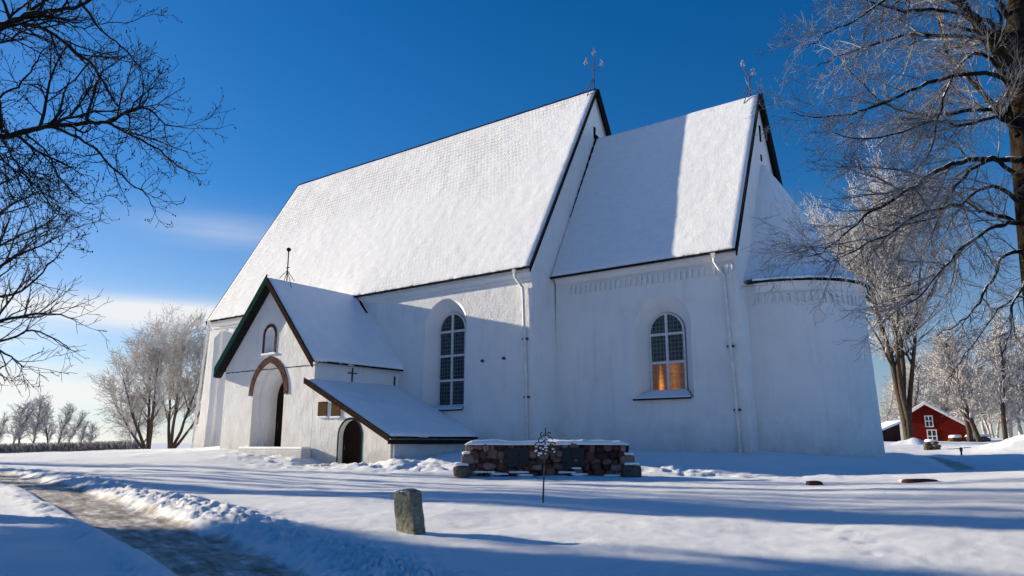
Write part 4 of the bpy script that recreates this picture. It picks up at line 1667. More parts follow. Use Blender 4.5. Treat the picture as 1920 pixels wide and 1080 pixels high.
# ------------------------------------------------------------------ red house and its shed
hc = at(1757, 825.5, 108)
hz = float(base_h(hc[0], hc[1])) - .15
hyaw = YAW + math.radians(-32)
hr = Vector((math.cos(hyaw), math.sin(hyaw), 0))
hd = Vector((-math.sin(hyaw), math.cos(hyaw), 0))
house = empty('red_house', (hc[0], hc[1], hz), 'red wooden house with white trim and a snowy gable roof beyond the churchyard', 'house')
def hl(r, d, z):
    return Vector((hc[0], hc[1], hz)) + hr * r + hd * d + Vector((0, 0, z))
HWd = 4.35
RZ, EZL, EZR = 5.45, 3.35, 1.95
xr_ = -1.05       # ridge sits left of the middle: long lean-to slope on the right
mb = MB()
prof = [(-HWd, -.8), (HWd, -.8), (HWd, EZR), (xr_, RZ), (-HWd, EZL)]
mb.prism(prof, lambda a, b: hl(a, 0, b), lambda a, b: hl(a, 9.5, b), M['red_wood'])
mb.build('wall', None, house)
mb = MB()
def hs(ra, za, rb, zb_, t0, t1, d0, d1, mat):
    mb.hexa([hl(ra, d0, za + t0), hl(rb, d0, zb_ + t0), hl(rb, d1, zb_ + t0), hl(ra, d1, za + t0), hl(ra, d0, za + t1), hl(rb, d0, zb_ + t1), hl(rb, d1, zb_ + t1), hl(ra, d1, za + t1)], mat)
kr = (RZ - EZR) / (HWd - xr_)
klh = (RZ - EZL) / (HWd + xr_)
hs(xr_, RZ, HWd + .35, EZR - kr * .35, .02, .14, -.35, 9.8, M['dark_board'])
hs(-HWd - .35, EZL - klh * .35, xr_, RZ, .02, .14, -.35, 9.8, M['dark_board'])
rf = mb.build('roof', None, house)
mb = MB()
hs(xr_, RZ, HWd + .33, EZR - kr * .33, .142, .34, -.33, 9.78, M['snow_cap'])
hs(-HWd - .33, EZL - klh * .33, xr_, RZ, .142, .34, -.33, 9.78, M['snow_cap'])
mb.build('snow_cover', None, rf)
mb = MB()
hs(xr_, RZ, HWd + .38, EZR - kr * .38, -.2, .16, -.43, -.36, M['white_trim'])
hs(-HWd - .38, EZL - klh * .38, xr_, RZ, -.2, .16, -.43, -.36, M['white_trim'])
mb.build('barge_board', None, rf)
for r in (-HWd + .08, HWd - .1):
    mb = MB()
    a, b = hl(r - .09, -.03, -.8), hl(r + .09, -.03, EZR if r > 0 else EZL)
    mb.hexa([hl(r - .09, -.035, -.8), hl(r + .09, -.035, -.8), hl(r + .09, .0, -.8), hl(r - .09, 0, -.8), hl(r - .09, -.035, b.z - hz), hl(r + .09, -.035, b.z - hz), hl(r + .09, 0, b.z - hz), hl(r - .09, 0, b.z - hz)], M['white_trim'])
    mb.build('corner_board', None, house)
for (r, z, w, h) in ((-.75, 2.85, .52, .70), (-.55, .7, .62, .85)):
    mb = MB()
    def rb(r0, r1, z0, z1, d0, d1, mat):
        mb.hexa([hl(r0, d0, z0), hl(r1, d0, z0), hl(r1, d1, z0), hl(r0, d1, z0), hl(r0, d0, z1), hl(r1, d0, z1), hl(r1, d1, z1), hl(r0, d1, z1)], mat)
    for q in (-w, -.06, w - .12):
        rb(r + q, r + q + .13, z - h, z + h, -.07, -.004, M['white_trim'])
    for q in (-h - .12, h, -.03):
        rb(r - w - .02, r + w + .02, z + q, z + q + .13, -.075, -.004, M['white_trim'])
    wn = mb.build('window', None, house)
    mb = MB()
    rb(r - w + .05, r + w - .05, z - h, z + h, -.03, -.003, M['glass_dark'])
    mb.build('pane', None, wn)
mb = MB()
for k in range(7):
    d = .5 + k * 1.25
    mb.hexa([hl(HWd + .004, d, -.4), hl(HWd + .06, d, -.4), hl(HWd + .06, d + .14, -.4), hl(HWd + .004, d + .14, -.4), hl(HWd + .004, d, EZR - .15), hl(HWd + .06, d, EZR - .15), hl(HWd + .06, d + .14, EZR - .15), hl(HWd + .004, d + .14, EZR - .15)], M['white_trim'])
mb.hexa([hl(HWd + .003, .7, .2), hl(HWd + .03, .7, .2), hl(HWd + .03, 8.0, .2), hl(HWd + .003, 8.0, .2), hl(HWd + .003, .7, 1.6), hl(HWd + .03, .7, 1.6), hl(HWd + .03, 8, 1.6), hl(HWd + .003, 8, 1.6)], M['glass_dark'])
mb.build('verandah_glazing', None, house)

p = at(1668, 822, 86)
z0s = gz(p[0], p[1])
shed = empty('shed', (p[0], p[1], z0s), 'low dark shed with a snowy roof half hidden behind the tall tree trunk', 'shed')
def sh(r, d, z):
    return Vector((p[0], p[1], z0s)) + e_r * r + e_d * d + Vector((0, 0, z))
mb = MB()
mb.prism([(-1.4, -.5), (1.3, -.5), (1.3, 2.1), (-1.4, 1.0)], lambda a, b: sh(a, 0, b), lambda a, b: sh(a, 3, b), M['brown_board'])
mb.build('wall', None, shed)
mb = MB()
mb.hexa([sh(-1.7, -.3, .9), sh(1.5, -.3, 2.15), sh(1.5, 3.3, 2.15), sh(-1.7, 3.3, .9), sh(-1.7, -.3, 1.15), sh(1.5, -.3, 2.4), sh(1.5, 3.3, 2.4), sh(-1.7, 3.3, 1.15)], M['snow_cap'])
mb.build('roof', None, shed)

# snow-covered things beside the house
def pile(px, py, d, w, h, name, lab, cat, mat):
    p = at(px, py, d)
    z = gz(p[0], p[1])
    mb = MB()
    for k in range(16):
        lumpy(mb, (p[0] + math.cos(YAW) * rr.uniform(-w, w), p[1] + math.sin(YAW) * rr.uniform(-w, w), z + h * rr.uniform(.1, .75)), (.42, .4, .22), mat, k, 2, .3, YAW)
    o = mb.build(name, None, None, True, loc=(p[0], p[1], z))
    tag(o, lab, cat)
    mb = MB()
    lumpy(mb, (p[0], p[1], z + h), (w * 1.15, .7, .22), M['snow_cap'], 5, 3, .15, YAW)
    mb.build('snow_cap', None, o, True)
pile(1835, 826, 100, 1.5, .8, 'woodpile', 'long snow topped pile of stone and timber right of the red house', 'woodpile', M['granite'])
pile(1792, 826, 100, .7, .7, 'rubble_heap', 'small tan heap against the right corner of the red house wall', 'heap', M['plaque'])


# ------------------------------------------------------------------ trees
def tubes_mesh(name, lines, mat, parent=None, loc=(0, 0, 0), buds=None):
    """lines: list of (pts Nx3 array, radii N, sides) -> one mesh object"""
    groups = {}
    for p, r, s in lines:
        groups.setdefault((len(p), s), []).append((p, r))
    VV, FF = [], []
    off = 0
    for (k, s), lst in groups.items():
        Pn = np.array([p for p, r in lst], float)       # m,k,3
        Rn = np.array([r for p, r in lst], float)
        T = np.empty_like(Pn)
        T[:, 1:-1] = Pn[:, 2:] - Pn[:, :-2]
        T[:, 0] = Pn[:, 1] - Pn[:, 0]
        T[:, -1] = Pn[:, -1] - Pn[:, -2]
        T /= np.linalg.norm(T, axis=-1, keepdims=True) + 1e-9
        ref = np.where(np.abs(T[..., 2:3]) > .9, np.array([1., 0, 0]), np.array([0, 0, 1.]))
        # keep one reference per line so the rings do not twist
        ref = np.repeat(ref[:, :1], k, axis=1)
        U = np.cross(T, ref)
        U /= np.linalg.norm(U, axis=-1, keepdims=True) + 1e-9
        W = np.cross(T, U)
        a = 2 * np.pi * np.arange(s) / s
        ring = Pn[:, :, None, :] + Rn[:, :, None, None] * (U[:, :, None, :] * np.cos(a)[:, None] + W[:, :, None, :] * np.sin(a)[:, None])
        m = len(lst)
        VV.append(ring.reshape(-1, 3))
        i = np.arange(m)[:, None, None] * (k * s) + np.arange(k - 1)[None, :, None] * s
        j = np.arange(s)[None, None, :]
        j2 = (j + 1) % s
        FF.append(np.stack([i + j, i + j2, i + s + j2, i + s + j], -1).reshape(-1, 4) + off)
        off += m * k * s
    V = np.concatenate(VV) - np.array(loc, float)
    Fq = np.concatenate(FF)
    if buds is not None and len(buds):
        Bp = np.array(buds, float) - np.array(loc, float)
        o = np.array([[1, 0, 0], [-.5, .87, 0], [-.5, -.87, 0], [0, 0, 1.4], [0, 0, -1.0]])
        rs = np.random.RandomState(3).uniform(.5, 1.1, len(Bp))[:, None, None] * .022
        bv = (Bp[:, None, :] + o[None] * rs).reshape(-1, 3)
        bi = np.arange(len(Bp))[:, None, None] * 5 + len(V)
        tri = np.array([[0, 1, 3], [1, 2, 3], [2, 0, 3], [1, 0, 4], [2, 1, 4], [0, 2, 4]])
        bf = (bi + tri[None]).reshape(-1, 3)
        V = np.concatenate([V, bv])
    else:
        bf = np.zeros((0, 3), int)
    me = bpy.data.meshes.new(name)
    nq, nt_ = len(Fq), len(bf)
    me.vertices.add(len(V))
    me.vertices.foreach_set('co', V.astype(np.float32).ravel())
    me.loops.add(nq * 4 + nt_ * 3)
    me.loops.foreach_set('vertex_index', np.concatenate([Fq.ravel(), bf.ravel()]).astype(np.int32))
    me.polygons.add(nq + nt_)
    me.polygons.foreach_set('loop_start', np.concatenate([np.arange(nq) * 4, nq * 4 + np.arange(nt_) * 3]).astype(np.int32))
    me.polygons.foreach_set('use_smooth', np.ones(nq + nt_, bool))
    me.materials.append(mat)
    me.update(calc_edges=True)
    me.validate()
    o = bpy.data.objects.new(name, me)
    COL.objects.link(o)
    o.location = loc
    if parent is not None:
        set_parent(o, parent)
    return o


def rotate_about(d, ang, rnd):
    d = d / np.linalg.norm(d)
    a = np.array([rnd.gauss(0, 1), rnd.gauss(0, 1), rnd.gauss(0, 1)])
    a -= d * a.dot(d)
    a /= np.linalg.norm(a) + 1e-9
    return d * math.cos(ang) + a * math.sin(ang)


class Tree:
    def __init__(self, seed, cfg):
        self.r = random.Random(seed)
        self.cfg = cfg
        self.wood, self.twigs, self.tips = [], [], []

    def put(self, pts, radii, lev):
        c = self.cfg
        rad = np.maximum(radii, c['rmin'])
        big = max(radii) > c['split']
        sides = 8 if rad[0] > .12 else (5 if rad[0] > .035 else 3)
        (self.wood if big else self.twigs).append((pts, rad, sides))

    def children(self, pts, radii, L, lev, t0=None):
        c = self.cfg
        if lev >= c['levels']:
            if c.get('buds'):
                self.tips.append(pts[-1])
                if self.r.random() < .5:
                    self.tips.append(pts[len(pts) // 2])
            return
        n = c['n'][lev]
        n = int(n * L / c['ref'][lev] + self.r.random()) if c['ref'][lev] else n
        n = max(n, 1)
        k = len(pts) - 1
        s0 = c['start'][lev] if t0 is None else t0
        for i in range(n):
            t = s0 + (1 - s0) * (i + self.r.random()) / n
            t = min(t, .999)
            q = int(t * k)
            f = t * k - q
            p = pts[q] * (1 - f) + pts[q + 1] * f
            rad = radii[q] * (1 - f) + radii[q + 1] * f
            d = pts[q + 1] - pts[q]
            ang = self.r.gauss(c['ang'][lev], .2)
            dd = rotate_about(d, ang, self.r)
            dd = dd + np.array([0, 0, c['lift'][lev]])
            l = L * c['ratio'][lev] * self.r.uniform(.6, 1.15) * ((1.15 - .6 * t) if lev or not c.get('round') else (.75 + .5 * math.sin(3.0 * min(1, max(0, t - .15)))))
            if 'minlen' in c:
                l = max(l, c['minlen'])
            self.grow(p, dd, l, min(rad * .7, radii[0] * c['rr'][lev]), lev + 1)

    def grow(self, p, d, L, r, lev):
        c = self.cfg
        n = c['seg'][lev]
        pts = [np.array(p, float)]
        d = np.array(d, float)
        d /= np.linalg.norm(d)
        up = c['up'][lev]
        for i in range(n):
            d = d + np.array([self.r.gauss(0, 1), self.r.gauss(0, 1), self.r.gauss(0, 1)]) * c['jit'][lev] + np.array([0, 0, up])
            d /= np.linalg.norm(d)
            pts.append(pts[-1] + d * L / n)
        pts = np.array(pts)
        tt = np.linspace(0, 1, n + 1)
        radii = r * (1 - tt * c['taper'][lev])
        self.put(pts, radii, lev)
        self.children(pts, radii, L, lev)

    def limb(self, pts, r0, r1, lev=1, t0=.15, k=4):
        """an explicit limb; smoothed, then given children"""
        P = smooth_line(np.array(pts, float), k)
        # a little waviness
        for i in range(1, len(P) - 1):
            P[i] = P[i] + np.array([self.r.gauss(0, 1), self.r.gauss(0, 1), self.r.gauss(0, 1)]) * .018
        L_ = np.linalg.norm(np.diff(P, axis=0), axis=1).sum()
        tt = np.linspace(0, 1, len(P))
        radii = r0 + (r1 - r0) * tt ** .8
        self.put(P, radii, lev)
        self.children(P, radii, L_, lev, t0)


def finish(tree, name, base, label, bark, twig, group=None, cat='tree'):
    t = empty(name, base, label, cat, group)
    tubes_mesh('trunk', tree.wood, bark, t, tuple(float(b) for b in base))
    tubes_mesh('crown', tree.twigs, twig, t, tuple(float(b) for b in base), tree.tips if tree.tips else None)
    return t


def pxline(pts, d0, d1):
    n = len(pts)
    out = []
    for i, (x, y) in enumerate(pts):
        t = i / (n - 1)
        out.append(at(x, y, d0 + (d1 - d0) * t + .25 * math.sin(i * 1.7 + x)))
    return out


# --- big bare tree on the left (trunk stands just outside the picture)
cfgL = dict(levels=4, n=[6, 9, 5, 3, 0], ref=[0, 3.6, 1.0, .5, 1], start=[.3, .12, .12, .15, 0], ang=[.9, .75, .7, .7, 0], lift=[0, 0.05, .0, .05, 0],
            ratio=[.5, .30, .46, .5, 0], rr=[.5, .40, .5, .6, 0], seg=[8, 7, 6, 4, 3], up=[0, .0, .02, .05, .05], jit=[.12, .17, .19, .2, .22], taper=[.6, .75, .75, .7, .6],
            rmin=.0048, split=.034, buds=True, minlen=.18)
TL = Tree(21, cfgL)
dL = 17.0
tb = at(-230, 900, dL)
tb[2] = gz(tb[0], tb[1])
trunk = [tb + np.array([0, 0, -.3]), at(-215, 700, dL), at(-190, 450, dL), at(-170, 250, dL), at(-150, 60, dL), at(-170, -200, dL + .3), at(-150, -480, dL + .5)]
TL.put(np.array(smooth_line(np.array(trunk), 5)), np.linspace(.42, .12, 31), 0)
TL.put(np.array([tb + np.array([0, 0, -.3]), tb + np.array([0, 0, .2]), tb + np.array([.0, 0, .7])]), np.array([.62, .5, .42]), 0)
left_limbs = [
    ([(-150, 130), (-60, 90), (0, 52), (50, 28), (110, 18), (160, 4), (220, -40)], 17, 15.5, .15, .03),
    ([(-150, 80), (-60, 55), (0, 44), (70, 49), (117, 78), (167, 117), (187, 144), (210, 183), (228, 212)], 17, 18.5, .11, .02),
    ([(-170, 300), (-80, 262), (0, 257), (50, 245), (100, 236), (170, 230), (205, 228), (240, 209), (275, 203), (310, 232), (352, 240)], 17, 16, .14, .012),
    ([(95, 238), (150, 260), (180, 280), (210, 312), (245, 345), (275, 362), (292, 398)], 16.6, 15.5, .055, .012),
    ([(205, 229), (250, 255), (290, 275), (330, 308), (355, 322), (386, 325)], 16.3, 17.0, .05, .01),
    ([(-60, 120), (-5, 175), (4, 250), (18, 285), (40, 320), (80, 362), (108, 402)], 17, 16.0, .06, .012),
    ([(-60, 210), (8, 176), (50, 146), (75, 100), (112, 78)], 17, 18, .05, .015),
    ([(167, 117), (105, 176), (60, 160), (0, 150)], 18, 17.5, .04, .012),
    ([(40, 246), (92, 290), (108, 328), (148, 374), (188, 380)], 16.8, 15.5, .04, .01),
    ([(150, 2), (188, 55), (228, 88), (268, 130), (305, 150)], 16, 17, .05, .01),
    ([(60, 46), (110, 40), (150, 52), (190, 45), (250, 40), (290, 18)], 17, 16.5, .04, .01),
    ([(-150, 180), (-70, 210), (0, 290), (40, 350), (75, 450)], 17, 14.5, .06, .012),
    ([(50, 30), (60, -40), (70, -120)], 17, 17, .05, .02),
    ([(228, 212), (262, 222), (300, 196), (330, 205)], 18.3, 18.0, .025, .008),
    ([(170, 232), (150, 190), (175, 150), (180, 100), (210, 75)], 16.4, 17, .035, .01),
    ([(262, 205), (270, 160), (262, 120), (290, 100)], 16, 15.6, .03, .008),
]
for P, d0, d1, r0, r1 in left_limbs:
    TL.limb(pxline(P, d0, d1), r0 * .78, r1 * .8, 1, .2)
# limbs on the other sides of the trunk, outside the picture
for k in range(7):
    a = 2.2 + k * .75
    q = at(-190 + 8 * k, 400 - 70 * k, dL)
    c_ = cfgL['levels']
    cfgL['levels'] = 3
    TL.grow(q, np.array([-math.cos(YAW), -math.sin(YAW), .5]) * 1.0 + np.array([math.cos(a), math.sin(a), 0]) * .8, 5.0, .12, 1)
    cfgL['levels'] = c_
finish(TL, 'bare_tree', tb, 'dark bare broadleaf tree with thick gnarled boughs reaching in from the upper left', M['bark_dark'], M['twig_dark'])

# --- second bare tree further back on the left
cfgM = dict(levels=4, n=[6, 8, 5, 2, 0], ref=[0, 5.0, 1.8, .8, 1], start=[.3, .1, .1, .15, 0], ang=[.8, .6, .6, .6, 0], lift=[0, 0.05, .02, .05, 0],
            ratio=[.5, .42, .5, .6, 0], rr=[.5, .5, .55, .6, 0], seg=[8, 6, 5, 4, 3], up=[0, .03, .03, .05, .03], jit=[.1, .12, .14, .15, .15], taper=[.6, .75, .75, .7, .6],
            rmin=.009, split=.05, minlen=.4)
TM = Tree(33, cfgM)
dM = 28.0
tbm = at(-110, 880, dM)
tbm[2] = gz(tbm[0], tbm[1])
tr_ = [tbm + np.array([0, 0, -.3]), at(-100, 750, dM), at(-85, 560, dM), at(-80, 400, dM), at(-70, 260, dM), at(-70, 120, dM)]
TM.put(smooth_line(np.array(tr_), 5), np.linspace(.42, .10, 26), 0)
for P, d1, r0 in [([(-85, 600), (-20, 520), (30, 480), (75, 462), (120, 440)], 26, .10), ([(-90, 660), (-20, 610), (50, 592), (100, 590), (146, 600)], 27, .11),
                  ([(-85, 520), (-30, 430), (20, 385), (60, 365), (92, 345)], 30, .10), ([(-85, 620), (-30, 640), (20, 670), (45, 690)], 25, .08),
                  ([(-85, 580), (-20, 560), (40, 545), (90, 500), (130, 455)], 29, .09), ([(-80, 430), (-40, 340), (0, 300), (40, 290)], 28, .09),
                  ([(-90, 680), (-40, 690), (0, 700), (10, 715)], 30, .06), ([(-85, 560), (-30, 500), (5, 440), (20, 400)], 26, .08),
                  ([(-85, 640), (0, 640), (60, 620), (110, 640), (130, 655)], 30, .07), ([(-80, 480), (-20, 470), (40, 440), (95, 415), (120, 380)], 31, .08)]:
    TM.limb(pxline(P, dM, d1), r0, .015, 1, .15)
for k in range(6):
    a = k * 1.05
    TM.grow(at(-85, 520 - 60 * k, dM), np.array([-math.cos(YAW), -math.sin(YAW), .6]) + np.array([math.cos(a), math.sin(a), 0]) * .8, 5.0, .10, 1)
finish(TM, 'bare_tree', tbm, 'finely branched bare tree at the left edge behind the gnarled boughs', M['bark_dark'], M['twig_mid'])

# --- frosted lime tree on the right
cfgR = dict(levels=4, n=[6, 12, 6, 4, 0], ref=[0, 3.6, 1.1, .5, 1], start=[.3, .12, .1, .12, 0], ang=[.8, .6, .6, .6, 0], lift=[0, 0.0, -.05, -.02, 0],
            ratio=[.5, .34, .52, .6, 0], rr=[.5, .34, .42, .5, 0], seg=[8, 7, 6, 4, 3], up=[0, -.01, -.02, -.01, 0], jit=[.1, .10, .12, .15, .2], taper=[.6, .75, .75, .7, .6],
            rmin=.0036, split=.03, minlen=.25)
TR = Tree(45, cfgR)
dR = 14.5
tbr = at(1985, 960, dR)
tbr[2] = gz(tbr[0], tbr[1])
trk = [tbr + np.array([0, 0, -.3]), at(1985, 800, dR), at(1962, 600, dR), at(1942, 430, dR), at(1924, 250, dR), at(1911, 100, dR), at(1913, -60, dR), at(1925, -260, dR + .2), at(1915, -520, dR + .4)]
TR.put(smooth_line(np.array(trk), 5), np.concatenate([np.linspace(.42, .30, 20), np.linspace(.295, .12, 21)]), 0)
right_limbs = [
    ([(1895, 135), (1862, 80), (1815, 22), (1772, -20), (1700, -60)], 14.5, 13.5, .17, .04),
    ([(1890, 105), (1850, 78), (1795, 68), (1725, 66), (1690, 64), (1620, 84), (1560, 102), (1500, 125)], 14.5, 15.5, .065, .010),
    ([(1890, 85), (1850, 40), (1760, 18), (1690, 22), (1640, 8), (1560, -10)], 14.5, 13.6, .06, .012),
    ([(1895, 160), (1850, 138), (1760, 148), (1680, 178), (1620, 200), (1560, 216), (1500, 220), (1448, 212)], 14.5, 13.4, .06, .007),
    ([(1900, 215), (1840, 205), (1790, 213), (1730, 217), (1680, 205), (1640, 190), (1590, 150), (1555, 115)], 14.5, 15.8, .055, .008),
    ([(1905, 240), (1870, 220), (1810, 232), (1740, 228), (1660, 255), (1580, 260), (1540, 250)], 14.5, 13.2, .05, .008),
    ([(1915, 300), (1860, 298), (1800, 303), (1740, 330), (1680, 365), (1610, 400), (1560, 440), (1510, 475), (1462, 482)], 14.5, 13.8, .075, .008),
    ([(1925, 425), (1870, 405), (1830, 390), (1795, 362), (1760, 350)], 14.5, 15.8, .06, .015),
    ([(1925, 415), (1880, 420), (1830, 445), (1780, 490), (1730, 545), (1690, 575), (1640, 600)], 14.5, 13.2, .06, .008),
    ([(1935, 470), (1885, 478), (1850, 540), (1825, 580), (1790, 610), (1755, 628)], 14.5, 13.8, .05, .008),
    ([(1938, 500), (1915, 540), (1895, 590), (1885, 640), (1880, 690)], 14.5, 13.6, .04, .008),
    ([(1908, 255), (1870, 200), (1835, 165), (1782, 105), (1762, 45), (1750, -30)], 14.5, 16.0, .07, .02),
    ([(1915, 330), (1850, 300), (1790, 350), (1760, 400), (1700, 420), (1640, 432), (1570, 400)], 14.5, 15.5, .05, .008),
    ([(1920, 380), (1860, 350), (1800, 380), (1720, 400), (1650, 440), (1580, 470), (1530, 490), (1480, 455)], 14.5, 13.0, .05, .007),
    ([(1900, 180), (1840, 100), (1790, 140), (1765, 200), (1745, 280), (1700, 330)], 14.5, 13.6, .05, .008),
    ([(1898, 40), (1850, -20), (1780, -30), (1680, -20), (1600, 30), (1530, 60), (1480, 90)], 14.5, 13.4, .06, .007),
    ([(1945, 560), (1900, 560), (1850, 610), (1800, 680), (1770, 720)], 14.5, 16, .035, .008),
    ([(1730, 66), (1660, 30), (1600, 10), (1540, 20), (1490, 45)], 14.9, 14.6, .03, .007),
]
for P, d0, d1, r0, r1 in right_limbs:
    P = [(x + 34 * max(0, min(1, (1760 - x) / 300)), y) for x, y in P]
    TR.limb(pxline(P, d0, d1), r0, r1, 1, .1)
for k in range(7):
    a = -.6 + k * .42
    q = at(1935 - 6 * k, 520 - 80 * k, dR)
    cfgR['levels'] = 3
    TR.grow(q, np.array([math.cos(YAW + a * .6), math.sin(YAW + a * .6), .25]), 4.6, .09, 1)
cfgR['levels'] = 4
finish(TR, 'frosted_tree', tbr, 'large frosted tree with a thick dark trunk and long drooping boughs at the right edge', M['bark_lime'], M['twig_frost'])

# --- tall frosted tree behind the apse (three stems)
def stems_tree(seed, base, stems, H, cfg, crown_r, ex=.8):
    T = Tree(seed, cfg)
    for (dx, dy, r, h, k0) in stems:
        P = []
        n = 9
        for i in range(n + 1):
            t = i / n
            P.append(np.array(base) + np.array([dx * t ** ex + T.r.gauss(0, .06) * h * .06, dy * t ** ex + T.r.gauss(0, .06) * h * .06, -.3 + (h + .3) * t]))
        P = smooth_line(np.array(P), 2)
        radii = r * (1 - .88 * np.linspace(0, 1, len(P)) ** .9)
        T.put(P, radii, 0)
        T.children(P, radii, h, 0, k0)
    return T

cfgA = dict(levels=4, round=True, n=[22, 8, 6, 3, 0], ref=[0, 5.6, 2.8, 1.4, 1], start=[.3, .1, .1, .12, 0], ang=[.85, .6, .6, .6, 0], lift=[.35, 0.15, .05, .0, 0],
            ratio=[.29, .48, .5, .6, 0], rr=[.32, .5, .55, .6, 0], seg=[8, 6, 5, 4, 3], up=[0, .05, .03, .0, 0], jit=[.1, .10, .13, .16, .2], taper=[.6, .8, .75, .7, .6],
            rmin=.016, split=.08, minlen=.8)
bA = at(1702, 818, 66)
bA[2] = gz(bA[0], bA[1])
er = np.array([math.cos(YAW), math.sin(YAW), 0])
ed = np.array([-math.sin(YAW), math.cos(YAW), 0])
def off(r, d):
    v = er * r + ed * d
    return float(v[0]), float(v[1])
TA = stems_tree(51, bA, [(*off(-2.4, .6), .38, 19.5, .34), (*off(-1.0, -.8), .32, 21.6, .34), (*off(1.0, .8), .30, 21.0, .34), (*off(3.4, -.4), .28, 19.0, .34)], 16, cfgA, 4, 1.3)
finish(TA, 'frosted_tree', bA, 'tall three stemmed frosted tree with a rounded white crown just behind the apse', M['bark_far'], M['twig_rime'])

# --- frosted multi-stem trees beyond the west end
cfgC = dict(levels=4, round=True, n=[16, 9, 5, 3, 0], ref=[0, 4.0, 1.8, 1.0, 1], start=[.22, .1, .1, .12, 0], ang=[.55, .5, .55, .6, 0], lift=[.1, 0.05, .0, .0, 0],
            ratio=[.36, .48, .55, .6, 0], rr=[.4, .5, .55, .6, 0], seg=[8, 6, 5, 4, 3], up=[0, .04, .03, .0, 0], jit=[.1, .10, .13, .16, .2], taper=[.6, .8, .75, .7, .6],
            rmin=.016, split=.07, minlen=.8)
def clump(px, py, d, seed, stems, name, lab, group):
    b = at(px, py, d)
    b[2] = gz(b[0], b[1])
    T = stems_tree(seed, b, [(*off(r_, d_), w, h, .25) for r_, d_, w, h in stems], 10, cfgC, 3)
    return finish(T, name, b, lab, M['bark_far'], M['twig_rime'], group)
clump(278, 846, 72, 61, [(-4.6, .5, .16, 5.4), (-2.8, -1, .18, 7.2), (-1.0, .8, .2, 8.5), (.6, -1, .19, 9.3)], 'frosted_tree',
      'broad frosted tree of several stems left of the church, its left stem leaning out', 'frosted trees left of the church')
clump(318, 846, 76, 62, [(-1.2, .6, .19, 10.0), (.8, -.8, .2, 9.9), (2.6, .9, .19, 9.0), (4.4, .6, .17, 7.2)], 'frosted_tree',
      'frosted tree of several stems standing closest to the west end of the church', 'frosted trees left of the church')
clump(255, 846, 92, 63, [(-1.8, .6, .12, 3.6), (0.0, -.8, .14, 5.0), (1.8, .9, .12, 4.2)], 'frosted_bush',
      'low rounded frosted bush behind the leaning stems of the trees left of the church', None)

# --- distant frosted trees on the left horizon
cfgD = dict(levels=3, n=[34, 9, 5, 0], ref=[0, 3.6, 1.6, 1], start=[.18, .1, .1, 0], ang=[.75, .55, .6, 0], lift=[.25, 0.1, .0, 0],
            ratio=[.36, .45, .6, 0], rr=[.35, .5, .55, 0], seg=[8, 5, 4, 3], up=[0, .04, .0, 0], jit=[.08, .10, .15, .2], taper=[.6, .8, .75, .7],
            rmin=.028, split=.09, minlen=.9)
protos = []
for s in range(4):
    T = Tree(80 + s, cfgD)
    T.grow(np.array([0, 0, -.4]), np.array([.03 * s, .02, 1.]), 10.5, .24, 0)
    protos.append(T)
def far_tree(px, py, d, k, scale, label, group, first):
    b = at(px, py, d)
    b[2] = gz(b[0], b[1])
    if k not in first:
        t = finish(protos[k], 'winter_tree', (0, 0, 0), label, M['bark_far'], M['twig_wood'], group)
        first[k] = t
    else:
        src = first[k]
        t = src.copy()
        COL.objects.link(t)
        t['label'] = label
        t['group'] = group
        for ch in src.children:
            c = ch.copy()
            COL.objects.link(c)
            c.parent = t
    t.location = tuple(float(v) for v in b)
    t.scale = (scale * rng.uniform(.85, 1.2), scale * rng.uniform(.85, 1.2), scale * rng.uniform(.9, 1.12))
    t.rotation_euler = (0, 0, rng.uniform(0, 6.28))
    return t
first = {}
LF = [(-10, 836, 150, 1, .62), (22, 836, 140, 0, .78), (38, 836, 165, 2, .85), (62, 838, 120, 3, .83), (90, 836, 155, 1, .85), (106, 836, 145, 2, .86), (126, 836, 175, 0, .75), (150, 836, 190, 3, .55), (168, 836, 190, 1, .6)]
for i, (px, py, d, k, s) in enumerate(LF):
    lab = ('slim upright frosted tree standing in front of the far left row of trees' if i == 3 else
           'low frosted tree in the gap between the far row and the churchyard trees' if i in (7, 8) else 'frosted tree in the row along the far left horizon')
    far_tree(px, py, d, k, s, lab, 'trees on the left horizon', first)

# --- trees around the red house
RF = [(1818, 826, 98, 0, 1.45, 'tall slender bare tree with a dark trunk at the right corner of the red house'),
      (1838, 827, 94, 2, 1.35, 'forked bare tree standing just behind the snow topped pile'),
      (1886, 828, 92, 1, 1.25, 'bare frosted tree with a brown trunk right of the snow topped pile'),
      (1930, 826, 96, 3, 1.35, 'frosted tree at the right edge of the wood'),
      (1772, 824, 128, 3, 1.2, 'frosted tree rising right behind the roof of the red house'),
      (1712, 824, 125, 1, 1.25, 'frosted tree between the three stemmed tree and the red house')]
for px, py, d, k, s, lab in RF:
    far_tree(px, py, d, k, s, lab, 'trees around the red house', first)

